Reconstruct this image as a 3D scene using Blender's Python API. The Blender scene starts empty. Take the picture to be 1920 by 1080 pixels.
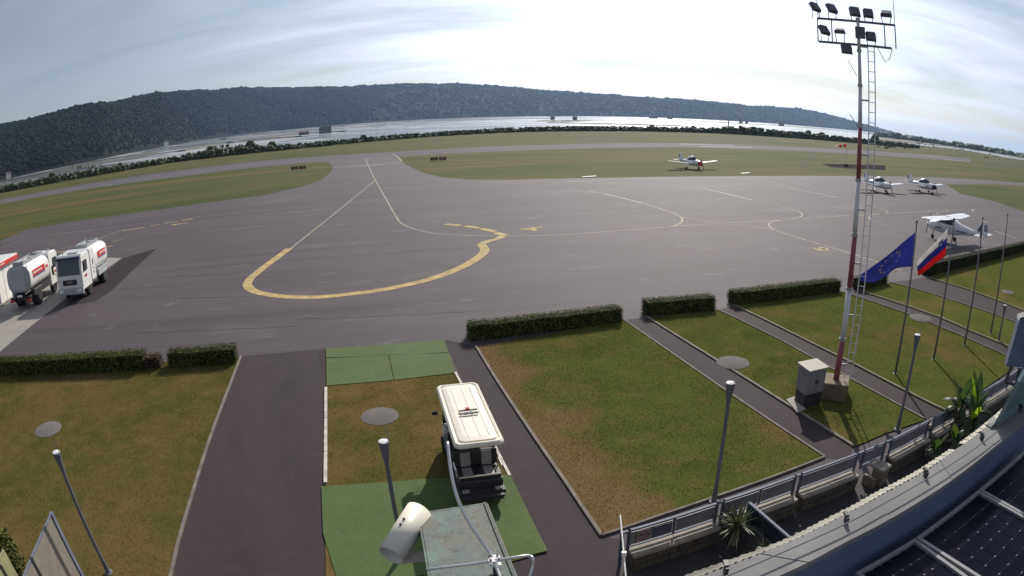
import bpy, bmesh, math, random
from mathutils import Vector, Matrix, noise

R = math.radians
rnd = random.Random(7)
sc = bpy.context.scene
COL = sc.collection

# ------------------------------------------------------------------ camera
# wide webcam lens: equidistant-like fisheye, fitted to straight kerbs, runway edges, posts and horizon
K1, K3, PITCH, ROLL, OX, OY = 0.807218, 0.0656556, 0.234936, 0.00129, 93.291, -48.880
H = 9.0
cd = bpy.data.cameras.new('camera'); cam = bpy.data.objects.new('camera', cd)
COL.objects.link(cam); sc.camera = cam
cd.type = 'PANO'; cd.panorama_type = 'FISHEYE_LENS_POLYNOMIAL'
cd.sensor_fit = 'HORIZONTAL'; cd.sensor_width = 36; cd.sensor_height = 20.25
cd.fisheye_fov = R(180)
cd.fisheye_polynomial_k0 = 0; cd.fisheye_polynomial_k1 = -K1/18; cd.fisheye_polynomial_k2 = 0
cd.fisheye_polynomial_k3 = -K3/18**3; cd.fisheye_polynomial_k4 = 0
cd.shift_x = -OX/1920; cd.shift_y = OY/1080
cd.clip_start = 0.05; cd.clip_end = 100000
_ca, _sa, _ct, _st = math.cos(ROLL), math.sin(ROLL), math.cos(PITCH), math.sin(PITCH)
def c2w(x, y, z):
    x, y = _ca*x-_sa*y, _sa*x+_ca*y
    return Vector((x, -z*_ct+y*_st, z*_st+y*_ct))
_M = Matrix((c2w(1,0,0), c2w(0,1,0), c2w(0,0,1))).transposed().to_4x4(); _M.translation = (0,0,H)
cam.matrix_world = _M

# ------------------------------------------------------------------ sky, sun, exposure
SUN_AZ, SUN_EL = 11.0, 32.0          # azimuth clockwise from +Y
w = bpy.data.worlds.new('World'); sc.world = w; w.use_nodes = True
wn, wl = w.node_tree.nodes, w.node_tree.links
bg = wn['Background']; bg.inputs[1].default_value = 0.068
skyn = wn.new('ShaderNodeTexSky'); skyn.sky_type = 'NISHITA'; skyn.sun_disc = False
skyn.sun_elevation = R(SUN_EL); skyn.sun_rotation = R(SUN_AZ)
skyn.air_density = 1.0; skyn.dust_density = 0.6; skyn.ozone_density = 1.0; skyn.altitude = 0
SUN_DIR = Vector((math.sin(R(SUN_AZ))*math.cos(R(SUN_EL)), math.cos(R(SUN_AZ))*math.cos(R(SUN_EL)), math.sin(R(SUN_EL))))
tc = wn.new('ShaderNodeTexCoord')
sep = wn.new('ShaderNodeSeparateXYZ'); wl.new(tc.outputs['Generated'], sep.inputs[0])
def wmath(op, a, b=None, clamp=False):
    n = wn.new('ShaderNodeMath'); n.operation = op; n.use_clamp = clamp
    for i, v in enumerate((a, b)):
        if v is None: continue
        if isinstance(v, (int, float)): n.inputs[i].default_value = v
        else: wl.new(v, n.inputs[i])
    return n.outputs[0]
# thin stratiform cloud: direction projected on a flat layer, stretched noise
zz = wmath('ADD', wmath('ABSOLUTE', sep.outputs[2]), 0.09)
cx_ = wmath('DIVIDE', sep.outputs[0], zz); cy_ = wmath('DIVIDE', sep.outputs[1], zz)
cmb = wn.new('ShaderNodeCombineXYZ'); wl.new(cx_, cmb.inputs[0]); wl.new(cy_, cmb.inputs[1])
mp = wn.new('ShaderNodeMapping'); mp.inputs['Rotation'].default_value = (0,0,R(-25)); mp.inputs['Scale'].default_value = (0.35,0.8,1)
wl.new(cmb.outputs[0], mp.inputs[0])
nz = wn.new('ShaderNodeTexNoise'); nz.inputs['Scale'].default_value = 0.9; nz.inputs['Detail'].default_value = 8; nz.inputs['Roughness'].default_value = 0.55; nz.inputs['Distortion'].default_value = 0.6
wl.new(mp.outputs[0], nz.inputs[0])
rp = wn.new('ShaderNodeValToRGB'); rp.color_ramp.elements[0].position = 0.34; rp.color_ramp.elements[1].position = 0.66
wl.new(nz.outputs[0], rp.inputs[0])
mask = wmath('ADD', wmath('MULTIPLY', rp.outputs[0], 0.68), 0.12)
dot = wn.new('ShaderNodeVectorMath'); dot.operation = 'DOT_PRODUCT'; wl.new(tc.outputs['Generated'], dot.inputs[0]); dot.inputs[1].default_value = SUN_DIR
d0 = wmath('MAXIMUM', dot.outputs['Value'], 0.0)
fwd = wmath('ADD', wmath('MULTIPLY', wmath('POWER', d0, 6.0), 42.0), 6.6)   # cloud droplets scatter forward round the sun
ccol = wn.new('ShaderNodeVectorMath'); ccol.operation = 'SCALE'; ccol.inputs[0].default_value = (0.90, 0.95, 1.12); wl.new(fwd, ccol.inputs['Scale'])
mx = wn.new('ShaderNodeMix'); mx.data_type = 'RGBA'
wl.new(mask, mx.inputs[0]); wl.new(skyn.outputs[0], mx.inputs[6]); wl.new(ccol.outputs[0], mx.inputs[7])
wl.new(mx.outputs[2], bg.inputs[0])

sl = bpy.data.lights.new('sun', 'SUN'); sl.energy = 5.0; sl.angle = R(0.6); sl.color = (1.0, 0.93, 0.82)
so = bpy.data.objects.new('sun', sl); COL.objects.link(so); so.rotation_euler = SUN_DIR.to_track_quat('Z', 'Y').to_euler()
so.location = (0, 0, 60)
vs = sc.view_settings; vs.view_transform = 'Standard'; vs.look = 'None'; vs.exposure = 0.0; vs.gamma = 1.0; vs.use_curve_mapping = False
sc.cycles.max_bounces = 6; sc.cycles.use_denoising = True; sc.cycles.volume_bounces = 0

# ------------------------------------------------------------------ photo pixel -> place
def ray(px, py):
    dx, dy = px-960-OX, py-540-OY; r = math.hypot(dx, dy)/960
    th = K1*r+K3*r**3; s = math.sin(th)/max(r*960, 1e-9)
    return c2w(dx*s, -dy*s, -math.cos(th))
def G(px, py, z=0.0):
    d = ray(px, py); t = (z-H)/d.z
    return Vector((d.x*t, d.y*t, z))
def UP(base, px, py):            # height at which the sight line passes above a point of the ground
    d = ray(px, py); return H+d.z*math.hypot(base[0], base[1])/math.hypot(d.x, d.y)
def AT(dist, px, py):            # point on the sight line at a given horizontal distance
    d = ray(px, py); return Vector((0,0,H))+d*(dist/math.hypot(d.x, d.y))
UA = R(21.2)
U = Vector((math.cos(UA), math.sin(UA), 0)); V = Vector((-math.sin(UA), math.cos(UA), 0)); Z = Vector((0,0,1))

# ------------------------------------------------------------------ materials
def mat(name, col, rough=0.6, metal=0.0, var=0.12, scale=6.0, col2=None, bump=0.0, bscale=40.0, spec=0.5, stretch=None, rot=0.0, detail=5, world=False, trans=0.0, coat=0.0):
    m = bpy.data.materials.new(name); m.use_nodes = True; nt = m.node_tree; n = nt.nodes; l = nt.links
    b = n['Principled BSDF']; b.inputs['Roughness'].default_value = rough; b.inputs['Metallic'].default_value = metal
    b.inputs['Specular IOR Level'].default_value = spec
    if trans: b.inputs['Transmission Weight'].default_value = trans
    if coat: b.inputs['Coat Weight'].default_value = coat
    if world:
        g = n.new('ShaderNodeNewGeometry'); src = g.outputs['Position']
    else:
        g = n.new('ShaderNodeTexCoord'); src = g.outputs['Object']
    if stretch or rot:
        mpn = n.new('ShaderNodeMapping'); mpn.vector_type = 'POINT'
        mpn.inputs['Rotation'].default_value = (0,0,-rot); mpn2 = n.new('ShaderNodeVectorMath'); mpn2.operation = 'MULTIPLY'
        mpn2.inputs[1].default_value = stretch or (1,1,1)
        l.new(src, mpn.inputs[0]); l.new(mpn.outputs[0], mpn2.inputs[0]); src2 = mpn2.outputs[0]
    else: src2 = src
    t = n.new('ShaderNodeTexNoise'); t.inputs['Scale'].default_value = scale; t.inputs['Detail'].default_value = detail; t.inputs['Roughness'].default_value = 0.6
    l.new(src2, t.inputs[0])
    mxx = n.new('ShaderNodeMix'); mxx.data_type = 'RGBA'
    c = Vector(col)
    a = c*(1-var) if col2 is None else c
    bb = c*(1+var) if col2 is None else Vector(col2)
    mxx.inputs[6].default_value = (*a, 1); mxx.inputs[7].default_value = (*bb, 1)
    rr = n.new('ShaderNodeValToRGB'); rr.color_ramp.elements[0].position = 0.36; rr.color_ramp.elements[1].position = 0.64
    l.new(t.outputs[0], rr.inputs[0]); l.new(rr.outputs[0], mxx.inputs[0]); l.new(mxx.outputs[2], b.inputs['Base Color'])
    if bump:
        t2 = n.new('ShaderNodeTexNoise'); t2.inputs['Scale'].default_value = bscale; t2.inputs['Detail'].default_value = 4
        l.new(src, t2.inputs[0]); bp = n.new('ShaderNodeBump'); bp.inputs['Strength'].default_value = bump; bp.inputs['Distance'].default_value = 0.02
        l.new(t2.outputs[0], bp.inputs['Height']); l.new(bp.outputs[0], b.inputs['Normal'])
    return m

def multi(name, layers, rough=0.8, bump=0.0, bscale=30, spec=0.3, bdist=0.02):
    """layers: (colour, scale, lo, hi, stretch, rot, weight); the first is the base colour"""
    m = bpy.data.materials.new(name); m.use_nodes = True; nt = m.node_tree; n = nt.nodes; l = nt.links
    b = n['Principled BSDF']; b.inputs['Roughness'].default_value = rough; b.inputs['Specular IOR Level'].default_value = spec
    g = n.new('ShaderNodeNewGeometry'); pos = g.outputs['Position']
    cur = n.new('ShaderNodeRGB'); cur.outputs[0].default_value = (*layers[0], 1); cur = cur.outputs[0]
    for k, (c, s, lo, hi, st, ro, wt) in enumerate(layers[1:]):
        mp1 = n.new('ShaderNodeMapping'); mp1.inputs['Rotation'].default_value = (0,0,-ro); mp1.inputs['Location'].default_value = (k*37.1, k*11.7, 0)
        l.new(pos, mp1.inputs[0])
        v1 = n.new('ShaderNodeVectorMath'); v1.operation = 'MULTIPLY'; v1.inputs[1].default_value = st or (1,1,1); l.new(mp1.outputs[0], v1.inputs[0])
        t = n.new('ShaderNodeTexNoise'); t.inputs['Scale'].default_value = s; t.inputs['Detail'].default_value = 6; t.inputs['Roughness'].default_value = 0.62
        l.new(v1.outputs[0], t.inputs[0])
        rr = n.new('ShaderNodeMapRange'); rr.inputs['From Min'].default_value = lo; rr.inputs['From Max'].default_value = hi; rr.inputs['To Max'].default_value = wt
        l.new(t.outputs[0], rr.inputs[0])
        mxx = n.new('ShaderNodeMix'); mxx.data_type = 'RGBA'; l.new(rr.outputs[0], mxx.inputs[0]); l.new(cur, mxx.inputs[6]); mxx.inputs[7].default_value = (*c, 1)
        cur = mxx.outputs[2]
    l.new(cur, b.inputs['Base Color'])
    if bump:
        t2 = n.new('ShaderNodeTexNoise'); t2.inputs['Scale'].default_value = bscale; t2.inputs['Detail'].default_value = 5
        l.new(pos, t2.inputs[0]); bp = n.new('ShaderNodeBump'); bp.inputs['Strength'].default_value = bump; bp.inputs['Distance'].default_value = bdist
        l.new(t2.outputs[0], bp.inputs['Height']); l.new(bp.outputs[0], b.inputs['Normal'])
    return m

GREEN = (0.086,0.100,0.024); DKGREEN = (0.060,0.076,0.018); STRAW = (0.150,0.106,0.042); DRY = (0.17,0.108,0.045)
M = {}
M['field'] = multi('field_grass', [(0.066,0.078,0.014), ((0.125,0.084,0.034),0.12,.44,.58,(0.12,1,1),UA,.85), ((0.040,0.060,0.012),0.08,.47,.60,(0.2,1,1),UA,.85), ((0.13,0.105,0.045),1.4,.48,.7,None,0,.4), ((0.04,0.05,0.015),5,.52,.75,None,0,.4)], 0.92, .5, 9, .08)
M['lawn'] = multi('lawn_grass', [GREEN, (STRAW,0.20,.52,.66,None,0,.85), (DKGREEN,0.45,.50,.64,None,0,.7), (STRAW,1.6,.52,.66,None,0,.6), (DKGREEN,9,.50,.72,None,0,.55), ((0.12,0.12,0.03),28,.52,.75,None,0,.5)], 0.95, .9, 45, .0)
M['drylawn'] = multi('dry_lawn_grass', [(0.095,0.085,0.026), (DRY,0.35,.42,.58,None,0,.85), (DKGREEN,0.8,.50,.66,None,0,.75), (STRAW,3,.48,.66,None,0,.5), (DKGREEN,10,.50,.72,None,0,.5)], 0.95, .9, 45, .0)
M['leftlawn'] = multi('parched_lawn_grass', [(0.078,0.076,0.020), (STRAW,0.22,.42,.58,None,0,.75), (DKGREEN,0.5,.52,.66,None,0,.6), (STRAW,1.6,.50,.66,None,0,.55), ((0.048,0.050,0.014),9,.50,.72,None,0,.5)], 0.95, .9, 45, .0)
M['apron'] = multi('apron_asphalt', [(0.076,0.0595,0.0675), ((0.060,0.050,0.055),0.10,.46,.62,(0.10,1.3,1),UA+.03,.85), ((0.125,0.110,0.112),0.16,.56,.72,(0.5,1,1),UA,.7), ((0.045,0.038,0.042),0.30,.55,.66,(0.04,1.6,1),UA-.05,.8), ((0.16,0.145,0.142),0.55,.60,.72,(0.6,1,1),UA,.6), ((0.036,0.031,0.033),0.8,.62,.74,None,0,.6), ((0.105,0.096,0.10),14,.5,.7,None,0,.35)], 0.8, .25, 60, .24, .006)
M['runway'] = multi('runway_asphalt', [(0.120,0.108,0.120), ((0.085,0.076,0.085),0.06,.45,.65,(0.08,1.5,1),UA,.7), ((0.12,0.11,0.115),0.3,.55,.75,(0.1,1,1),UA,.4)], 0.85, .2, 40, .08, .006)
M['path'] = multi('path_asphalt', [(0.053,0.040,0.042), ((0.038,0.029,0.031),0.7,.46,.66,(1,0.25,1),UA,.7), ((0.068,0.054,0.055),1.6,.55,.75,None,0,.5), ((0.09,0.08,0.08),30,.55,.75,None,0,.4)], 0.85, .3, 90, .12, .005)
M['patch'] = multi('patch_asphalt', [(0.060,0.050,0.054), ((0.046,0.039,0.042),0.5,.45,.65,None,0,.6)], 0.95, .2, 60, .0, .005)
M['concrete'] = multi('concrete', [(0.30,0.275,0.245), ((0.20,0.18,0.16),0.8,.48,.68,None,0,.6), ((0.36,0.34,0.31),6,.5,.7,None,0,.4)], 0.8, .2, 50, .3, .004)
M['courtyard'] = multi('courtyard_paving_shade', [(0.040,0.036,0.036), ((0.028,0.026,0.027),1.2,.45,.65,None,0,.7)], 0.75, .2, 50, .3, .004)  # shade of railing and wall is put into the dark floor colour
M['kerb'] = mat('kerb_concrete', (0.17,0.145,0.12), .9, var=.25, scale=2.5, bump=.2, bscale=40)
M['whitekerb'] = mat('kerb_white_paint', (0.50,0.46,0.41), .75, var=.22, scale=3)
M['yellow'] = mat('marking_yellow', (0.54,0.40,0.17), .8, var=.2, scale=1.6, col2=(0.33,0.25,0.13), spec=.1)
M['taxi'] = mat('marking_taxi_line', (0.34,0.28,0.19), .8, col2=(0.16,0.135,0.12), scale=.8)
M['whitemark'] = mat('marking_white', (0.42,0.39,0.35), .8, col2=(0.25,0.23,0.215), scale=.8)
M['turf'] = multi('artificial_turf', [(0.076,0.118,0.034), ((0.098,0.138,0.048),0.6,.45,.65,None,0,.6), ((0.055,0.075,0.032),5,.5,.7,None,0,.5)], 0.85, .6, 120, .2, .01)
M['leaf'] = mat('hedge_leaf', (0.085,0.098,0.022), .75, var=.4, scale=3, spec=.12)
M['twig'] = mat('hedge_twigs', (0.014,0.016,0.008), .95, var=.3, spec=.05)
M['redleaf'] = mat('dry_hedge_leaf', (0.10,0.055,0.03), .7, var=.35, scale=5)
M['bush'] = mat('bush_leaf', (0.070,0.092,0.030), .7, var=.5, scale=.35, world=True, spec=.2)
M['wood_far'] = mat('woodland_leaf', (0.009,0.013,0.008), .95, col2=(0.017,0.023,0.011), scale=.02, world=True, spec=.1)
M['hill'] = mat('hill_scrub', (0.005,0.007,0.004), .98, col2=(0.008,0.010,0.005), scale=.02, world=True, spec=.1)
M['bank'] = mat('bank_soil', (0.12,0.10,0.075), .9, col2=(0.07,0.075,0.03), scale=.05, world=True)
M['white'] = mat('white_paint', (0.78,0.77,0.74), .35, var=.05, scale=2, coat=.3)
M['cream'] = mat('cream_roof_plastic', (0.74,0.68,0.56), .45, var=.06, scale=3)
M['truckwhite'] = mat('truck_white_paint', (0.76,0.75,0.71), .3, var=.05, scale=1.2, coat=.4)
M['tankend'] = mat('tank_end_grey', (0.42,0.44,0.46), .35, var=.06, scale=1)
M['red'] = mat('red_paint', (0.55,0.035,0.03), .4, var=.1, scale=2)
M['darkred'] = mat('mast_red_paint', (0.27,0.075,0.085), .55, var=.2, scale=4)
M['blue'] = mat('blue_paint', (0.05,0.09,0.32), .45, var=.1)
M['navy'] = mat('navy_plastic', (0.012,0.018,0.06), .4, var=.1)
M['black'] = mat('black_rubber', (0.02,0.02,0.022), .8, var=.2)
M['dark'] = mat('dark_plastic', (0.03,0.031,0.035), .5, var=.2)
M['chassis'] = mat('chassis_black', (0.025,0.024,0.024), .7, var=.3)
M['glass'] = mat('tinted_glass', (0.02,0.03,0.04), .06, var=.1, spec=.8)
M['steel'] = mat('galvanised_steel', (0.40,0.41,0.42), .42, metal=.6, var=.12, scale=8)
M['alu'] = mat('aluminium', (0.72,0.71,0.69), .28, metal=.85, var=.08, scale=9)
M['greypost'] = mat('post_grey_paint', (0.15,0.155,0.17), .65, var=.12, scale=3, spec=.2)
M['mastgrey'] = mat('mast_grey_paint', (0.66,0.66,0.68), .5, var=.12, scale=3)
M['flood'] = mat('floodlight_housing', (0.11,0.115,0.14), .5, metal=.3, var=.15)
M['lens'] = mat('lamp_lens', (0.85,0.85,0.83), .15, var=.02)
M['disc'] = mat('reflector_disc', (0.15,0.138,0.128), .9, var=.06, scale=2, spec=.05)
M['fence'] = mat('fence_blue_grey', (0.085,0.10,0.14), .45, metal=.2, var=.15)
M['rail'] = mat('rail_grey_blue', (0.16,0.18,0.23), .65, var=.1, spec=.2)
M['panel'] = mat('fence_panel', (0.17,0.17,0.185), .5, var=.12, scale=3)
M['coping'] = mat('coping_stone', (0.30,0.26,0.21), .8, var=.15, scale=3, bump=.2)
M['stone'] = multi('wall_stone', [(0.10,0.085,0.06), ((0.06,0.052,0.04),2.5,.45,.62,None,0,.8), ((0.15,0.125,0.09),4,.55,.7,None,0,.5)], .9, .6, 14, .2, .03)
M['sheet'] = mat('sheet_metal_grey', (0.24,0.235,0.23), .8, metal=.0, var=.12, scale=1.5, spec=.12)
M['fascia'] = mat('parapet_blue', (0.12,0.15,0.24), .6, var=.10, scale=2)  # even dark blue for the inner parapet face
M['tile'] = mat('eave_tile', (0.46,0.43,0.35), .7, var=.12, scale=4)
M['roofing'] = mat('roofing_felt', (0.22,0.21,0.19), .9, var=.3, scale=5, col2=(0.13,0.12,0.10))
M['cell'] = mat('solar_cell', (0.004,0.005,0.013), .35, var=.2, spec=.06)
M['cellback'] = mat('solar_backing', (0.16,0.17,0.20), .5, var=.1)
M['frame'] = mat('solar_frame', (0.30,0.30,0.30), .5, metal=.3, var=.08)
M['copper'] = multi('copper_patina', [(0.125,0.155,0.14), ((0.155,0.15,0.125),5,.45,.58,None,0,.8), ((0.15,0.25,0.20),9,.52,.66,None,0,.75), ((0.075,0.08,0.065),26,.52,.66,None,0,.65), ((0.22,0.22,0.19),60,.56,.7,None,0,.5)], .7, .25, 60, .3, .004)
M['teal'] = mat('teal_cladding', (0.16,0.25,0.27), .55, var=.15, scale=3)
M['creamcam'] = mat('housing_cream', (0.70,0.66,0.55), .4, var=.05, scale=6)
M['screen'] = mat('screen_board', (0.22,0.195,0.165), .7, var=.10, scale=3)
M['yscreen'] = mat('sunlit_yellow_board', (0.34,0.34,0.17), .7, var=.15, scale=3)  # yellow of sunlight is put into this board colour
M['flagblue'] = mat('flag_blue', (0.085,0.10,0.38), .75, var=.12, scale=2)
M['flagyellow'] = mat('flag_star_yellow', (0.75,0.62,0.12), .7, var=.05)
M['flagwhite'] = mat('flag_white', (0.74,0.73,0.70), .75, var=.08, scale=3)
M['flagnavy'] = mat('flag_navy', (0.06,0.065,0.30), .75, var=.12, scale=2)
M['flagred'] = mat('flag_red', (0.62,0.03,0.04), .75, var=.12, scale=2)
M['cabinet'] = mat('cabinet_grey', (0.22,0.22,0.24), .5, var=.06, scale=2)
M['cabtop'] = mat('cabinet_roof', (0.32,0.29,0.24), .6, var=.1, scale=3)
M['brick'] = mat('pedestal_concrete', (0.17,0.13,0.09), .85, var=.2, scale=4, bump=.2)
M['banana'] = mat('banana_leaf', (0.035,0.065,0.016), .45, var=.3, scale=2)
M['banana2'] = mat('banana_leaf_young', (0.30,0.46,0.02), .4, var=.15, scale=2)
M['stem'] = mat('banana_stem', (0.16,0.14,0.08), .7, var=.3, scale=5)
M['yucca'] = mat('yucca_leaf', (0.10,0.125,0.055), .5, var=.35, scale=4)
M['seat'] = mat('seat_black_vinyl', (0.025,0.025,0.027), .45, var=.15)
M['seatgrey'] = mat('seat_grey_vinyl', (0.30,0.29,0.27), .55, var=.1)
M['planewhite'] = mat('aircraft_white', (0.80,0.80,0.80), .28, var=.04, scale=1, coat=.4)
M['planegrey'] = mat('aircraft_stripe_kiosk_shade', (0.20,0.24,0.30), .35, var=.06)
M['farwall'] = mat('old_plaster', (0.20,0.20,0.21), .85, var=.15, scale=.3)
M['rooftile'] = mat('red_roof_tile', (0.16,0.10,0.08), .85, var=.2, scale=.5)
M['orange'] = mat('sock_orange', (0.75,0.09,0.05), .7, var=.08)
M['sign'] = mat('sign_red', (0.20,0.035,0.025), .5, var=.1)

def leafy(m, t=0.25):      # thin leaves let some light through
    nt = m.node_tree; b = nt.nodes['Principled BSDF']; out = nt.nodes['Material Output']
    tr = nt.nodes.new('ShaderNodeBsdfTranslucent'); ms = nt.nodes.new('ShaderNodeMixShader'); ms.inputs[0].default_value = t
    src = b.inputs['Base Color'].links[0].from_socket
    nt.links.new(src, tr.inputs[0]); nt.links.new(b.outputs[0], ms.inputs[1]); nt.links.new(tr.outputs[0], ms.inputs[2]); nt.links.new(ms.outputs[0], out.inputs[0])
for k in ('banana','banana2','yucca','flagblue','flagwhite','flagnavy','flagred','orange','redleaf','bush'): leafy(M[k], .5 if 'flag' in k or 'banana' in k else .22)

# ------------------------------------------------------------------ mesh helpers
class MB:
    def __init__(s, o=(0,0,0)): s.v = []; s.f = []; s.o = Vector(o)
    def add(s, vs_, fs):
        k = len(s.v); s.v += [Vector(v) for v in vs_]; s.f += [tuple(i+k for i in f) for f in fs]; return s
    def box(s, c, d, rot=None):
        c = Vector(c); x, y, z = d[0]/2, d[1]/2, d[2]/2
        P = [Vector((a*x, b*y, e*z)) for e in (-1,1) for a, b in ((-1,-1),(1,-1),(1,1),(-1,1))]
        if rot is not None: P = [rot @ p for p in P]
        return s.add([c+p for p in P], [(3,2,1,0),(4,5,6,7),(0,1,5,4),(1,2,6,5),(2,3,7,6),(3,0,4,7)])
    def beam(s, a, b, wd, ht, up=(0,0,1)):
        a, b, up = Vector(a), Vector(b), Vector(up); d = (b-a); L = d.length; d.normalize()
        x = d.cross(up)
        if x.length < 1e-4: x = d.cross(Vector((1,0,0)))
        x.normalize(); y = x.cross(d)
        return s.box((a+b)/2, (wd, L, ht), Matrix((x, d, y)).transposed())
    def tube(s, a, b, r0, r1=None, n=10, caps=True):
        return s.sweep([a, b], [r0, r0 if r1 is None else r1], n, caps)
    def sweep(s, pts, r, n=8, caps=True):
        pts = [Vector(p) for p in pts]; r = r if isinstance(r, (list, tuple)) else [r]*len(pts)
        rings = []; ref = None
        for i, p in enumerate(pts):
            d = (pts[min(i+1, len(pts)-1)]-pts[max(i-1, 0)]).normalized()
            if ref is None: ref = Vector((0,0,1)) if abs(d.z) < .9 else Vector((1,0,0))
            x = d.cross(ref).normalized(); y = x.cross(d).normalized(); ref = y
            rings.append([p+(x*math.cos(2*math.pi*k/n)+y*math.sin(2*math.pi*k/n))*r[i] for k in range(n)])
        return s.loft(rings, caps)
    def loft(s, rings, caps=True, closed=True):
        n = len(rings[0]); vs_ = [p for q in rings for p in q]; fs = []
        for i in range(len(rings)-1):
            for k in range(n if closed else n-1):
                k2 = (k+1) % n; fs.append((i*n+k, i*n+k2, (i+1)*n+k2, (i+1)*n+k))
        if caps and closed:
            fs.append(tuple(range(n))[::-1]); fs.append(tuple((len(rings)-1)*n+k for k in range(n)))
        return s.add(vs_, fs)
    def lathe(s, prof, c=(0,0,0), n=20, ax=None):
        c = Vector(c); q = ax or Matrix.Identity(3)
        return s.loft([[c+q @ Vector((r*math.cos(2*math.pi*k/n), r*math.sin(2*math.pi*k/n), z)) for k in range(n)] for r, z in prof])
    def sheet(s, pts):
        return s.add(pts, [tuple(range(len(pts)))])
    def prism(s, pts, dz):
        d = Vector(dz) if not isinstance(dz, (int, float)) else Vector((0,0,dz)); n = len(pts); pts = [Vector(p) for p in pts]
        return s.add(pts+[p+d for p in pts], [tuple(range(n))[::-1], tuple(range(n, 2*n))]+[(i, (i+1) % n, n+(i+1) % n, n+i) for i in range(n)])
    def mesh(s, name, m, smooth=False):
        me = bpy.data.meshes.new(name); me.from_pydata([v-s.o for v in s.v], [], s.f); me.update()
        bm = bmesh.new(); bm.from_mesh(me); bmesh.ops.recalc_face_normals(bm, faces=bm.faces); bm.to_mesh(me); bm.free()
        if smooth:
            for p in me.polygons: p.use_smooth = True
        me.materials.append(m); return me
    def build(s, name, m, parent=None, smooth=False, bevel=0.0, auto=False):
        me = s.mesh(name, m, smooth); o = bpy.data.objects.new(name, me); COL.objects.link(o)
        if parent: o.parent = parent
        else: o.location = s.o
        if bevel:
            b = o.modifiers.new('bevel', 'BEVEL'); b.width = bevel; b.segments = 2; b.limit_method = 'ANGLE'
        return o
def tag(o, label=None, cat=None, group=None, kind=None):
    if label: o['label'] = label
    if cat: o['category'] = cat
    if group: o['group'] = group
    if kind: o['kind'] = kind
    return o
def thing(name, loc, label, cat, rz=0.0, group=None):
    o = bpy.data.objects.new(name, None); COL.objects.link(o); o.location = loc; o.rotation_euler = (0,0,rz); o.empty_display_size = .3
    return tag(o, label, cat, group)
def link(name, me, parent, loc=(0,0,0), rot=None):
    o = bpy.data.objects.new(name, me); COL.objects.link(o); o.parent = parent; o.location = loc
    if rot: o.rotation_euler = rot
    return o
def copy_tree(o, parent=None):
    c = o.copy(); COL.objects.link(c); c.parent = parent
    for ch in list(o.children): copy_tree(ch, c)
    return c
def struct(name, mb, m, **k): return tag(mb.build(name, m, **k), kind='structure')
def spline(pts, sub=6):
    pts = [Vector(p) for p in pts]
    if len(pts) < 3: return pts
    out = []
    for i in range(len(pts)-1):
        p0, p1, p2, p3 = pts[max(i-1,0)], pts[i], pts[i+1], pts[min(i+2, len(pts)-1)]
        for k in range(sub):
            t = k/sub
            out.append(.5*((2*p1)+(p2-p0)*t+(2*p0-5*p1+4*p2-p3)*t*t+(3*p1-p0-3*p2+p3)*t**3))
    out.append(pts[-1]); return out
def ribbon(mb, pts, wd):
    L, Rr = [], []
    for i, p in enumerate(pts):
        d = pts[min(i+1, len(pts)-1)]-pts[max(i-1, 0)]; d.z = 0; d.normalize(); nn = Vector((-d.y, d.x, 0))*wd/2
        L.append(p+nn); Rr.append(p-nn)
    k = len(pts); mb.add(L+Rr, [(i, i+1, k+i+1, k+i) for i in range(k-1)])
def PG(pts, z=0.0): return [G(x, y, z) for x, y in pts]

# ================================================================== THE SETTING
# ---- water to the horizon, airfield ground
WZ = -0.6
mw = bpy.data.materials.new('lagoon_water'); mw.use_nodes = True
nt = mw.node_tree; n = nt.nodes; l = nt.links; b = n['Principled BSDF']
b.inputs['Base Color'].default_value = (0.10,0.11,0.10,1); b.inputs['Roughness'].default_value = 0.22; b.inputs['Specular IOR Level'].default_value = .5
g = n.new('ShaderNodeNewGeometry'); v1 = n.new('ShaderNodeVectorMath'); v1.operation = 'MULTIPLY'; v1.inputs[1].default_value = (0.004, 0.012, 1); l.new(g.outputs['Position'], v1.inputs[0])
t = n.new('ShaderNodeTexNoise'); t.inputs['Scale'].default_value = 1.6; t.inputs['Detail'].default_value = 7; t.inputs['Roughness'].default_value = .65; l.new(v1.outputs[0], t.inputs[0])
rr = n.new('ShaderNodeMapRange'); rr.inputs['From Min'].default_value = .52; rr.inputs['From Max'].default_value = .60; l.new(t.outputs[0], rr.inputs[0])
mxx = n.new('ShaderNodeMix'); mxx.data_type = 'RGBA'; l.new(rr.outputs[0], mxx.inputs[0]); mxx.inputs[6].default_value = (0.16,0.17,0.165,1); mxx.inputs[7].default_value = (0.34,0.33,0.32,1); l.new(mxx.outputs[2], b.inputs['Base Color'])
rg = n.new('ShaderNodeMapRange'); rg.inputs['To Min'].default_value = .16; rg.inputs['To Max'].default_value = .42; l.new(rr.outputs[0], rg.inputs[0]); l.new(rg.outputs[0], b.inputs['Roughness'])
wv = n.new('ShaderNodeTexNoise'); wv.inputs['Scale'].default_value = .5; wv.inputs['Detail'].default_value = 4; l.new(g.outputs['Position'], wv.inputs[0])
bp = n.new('ShaderNodeBump'); bp.inputs['Strength'].default_value = .12; bp.inputs['Distance'].default_value = .2; l.new(wv.outputs[0], bp.inputs['Height']); l.new(bp.outputs[0], b.inputs['Normal'])
M['water'] = mw
mb = MB(); S_ = 12000.0
mb.sheet([(-S_,-300,WZ),(S_,-300,WZ),(S_,S_,WZ),(-S_,S_,WZ)]); struct('lagoon_water', mb, M['water'])

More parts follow.
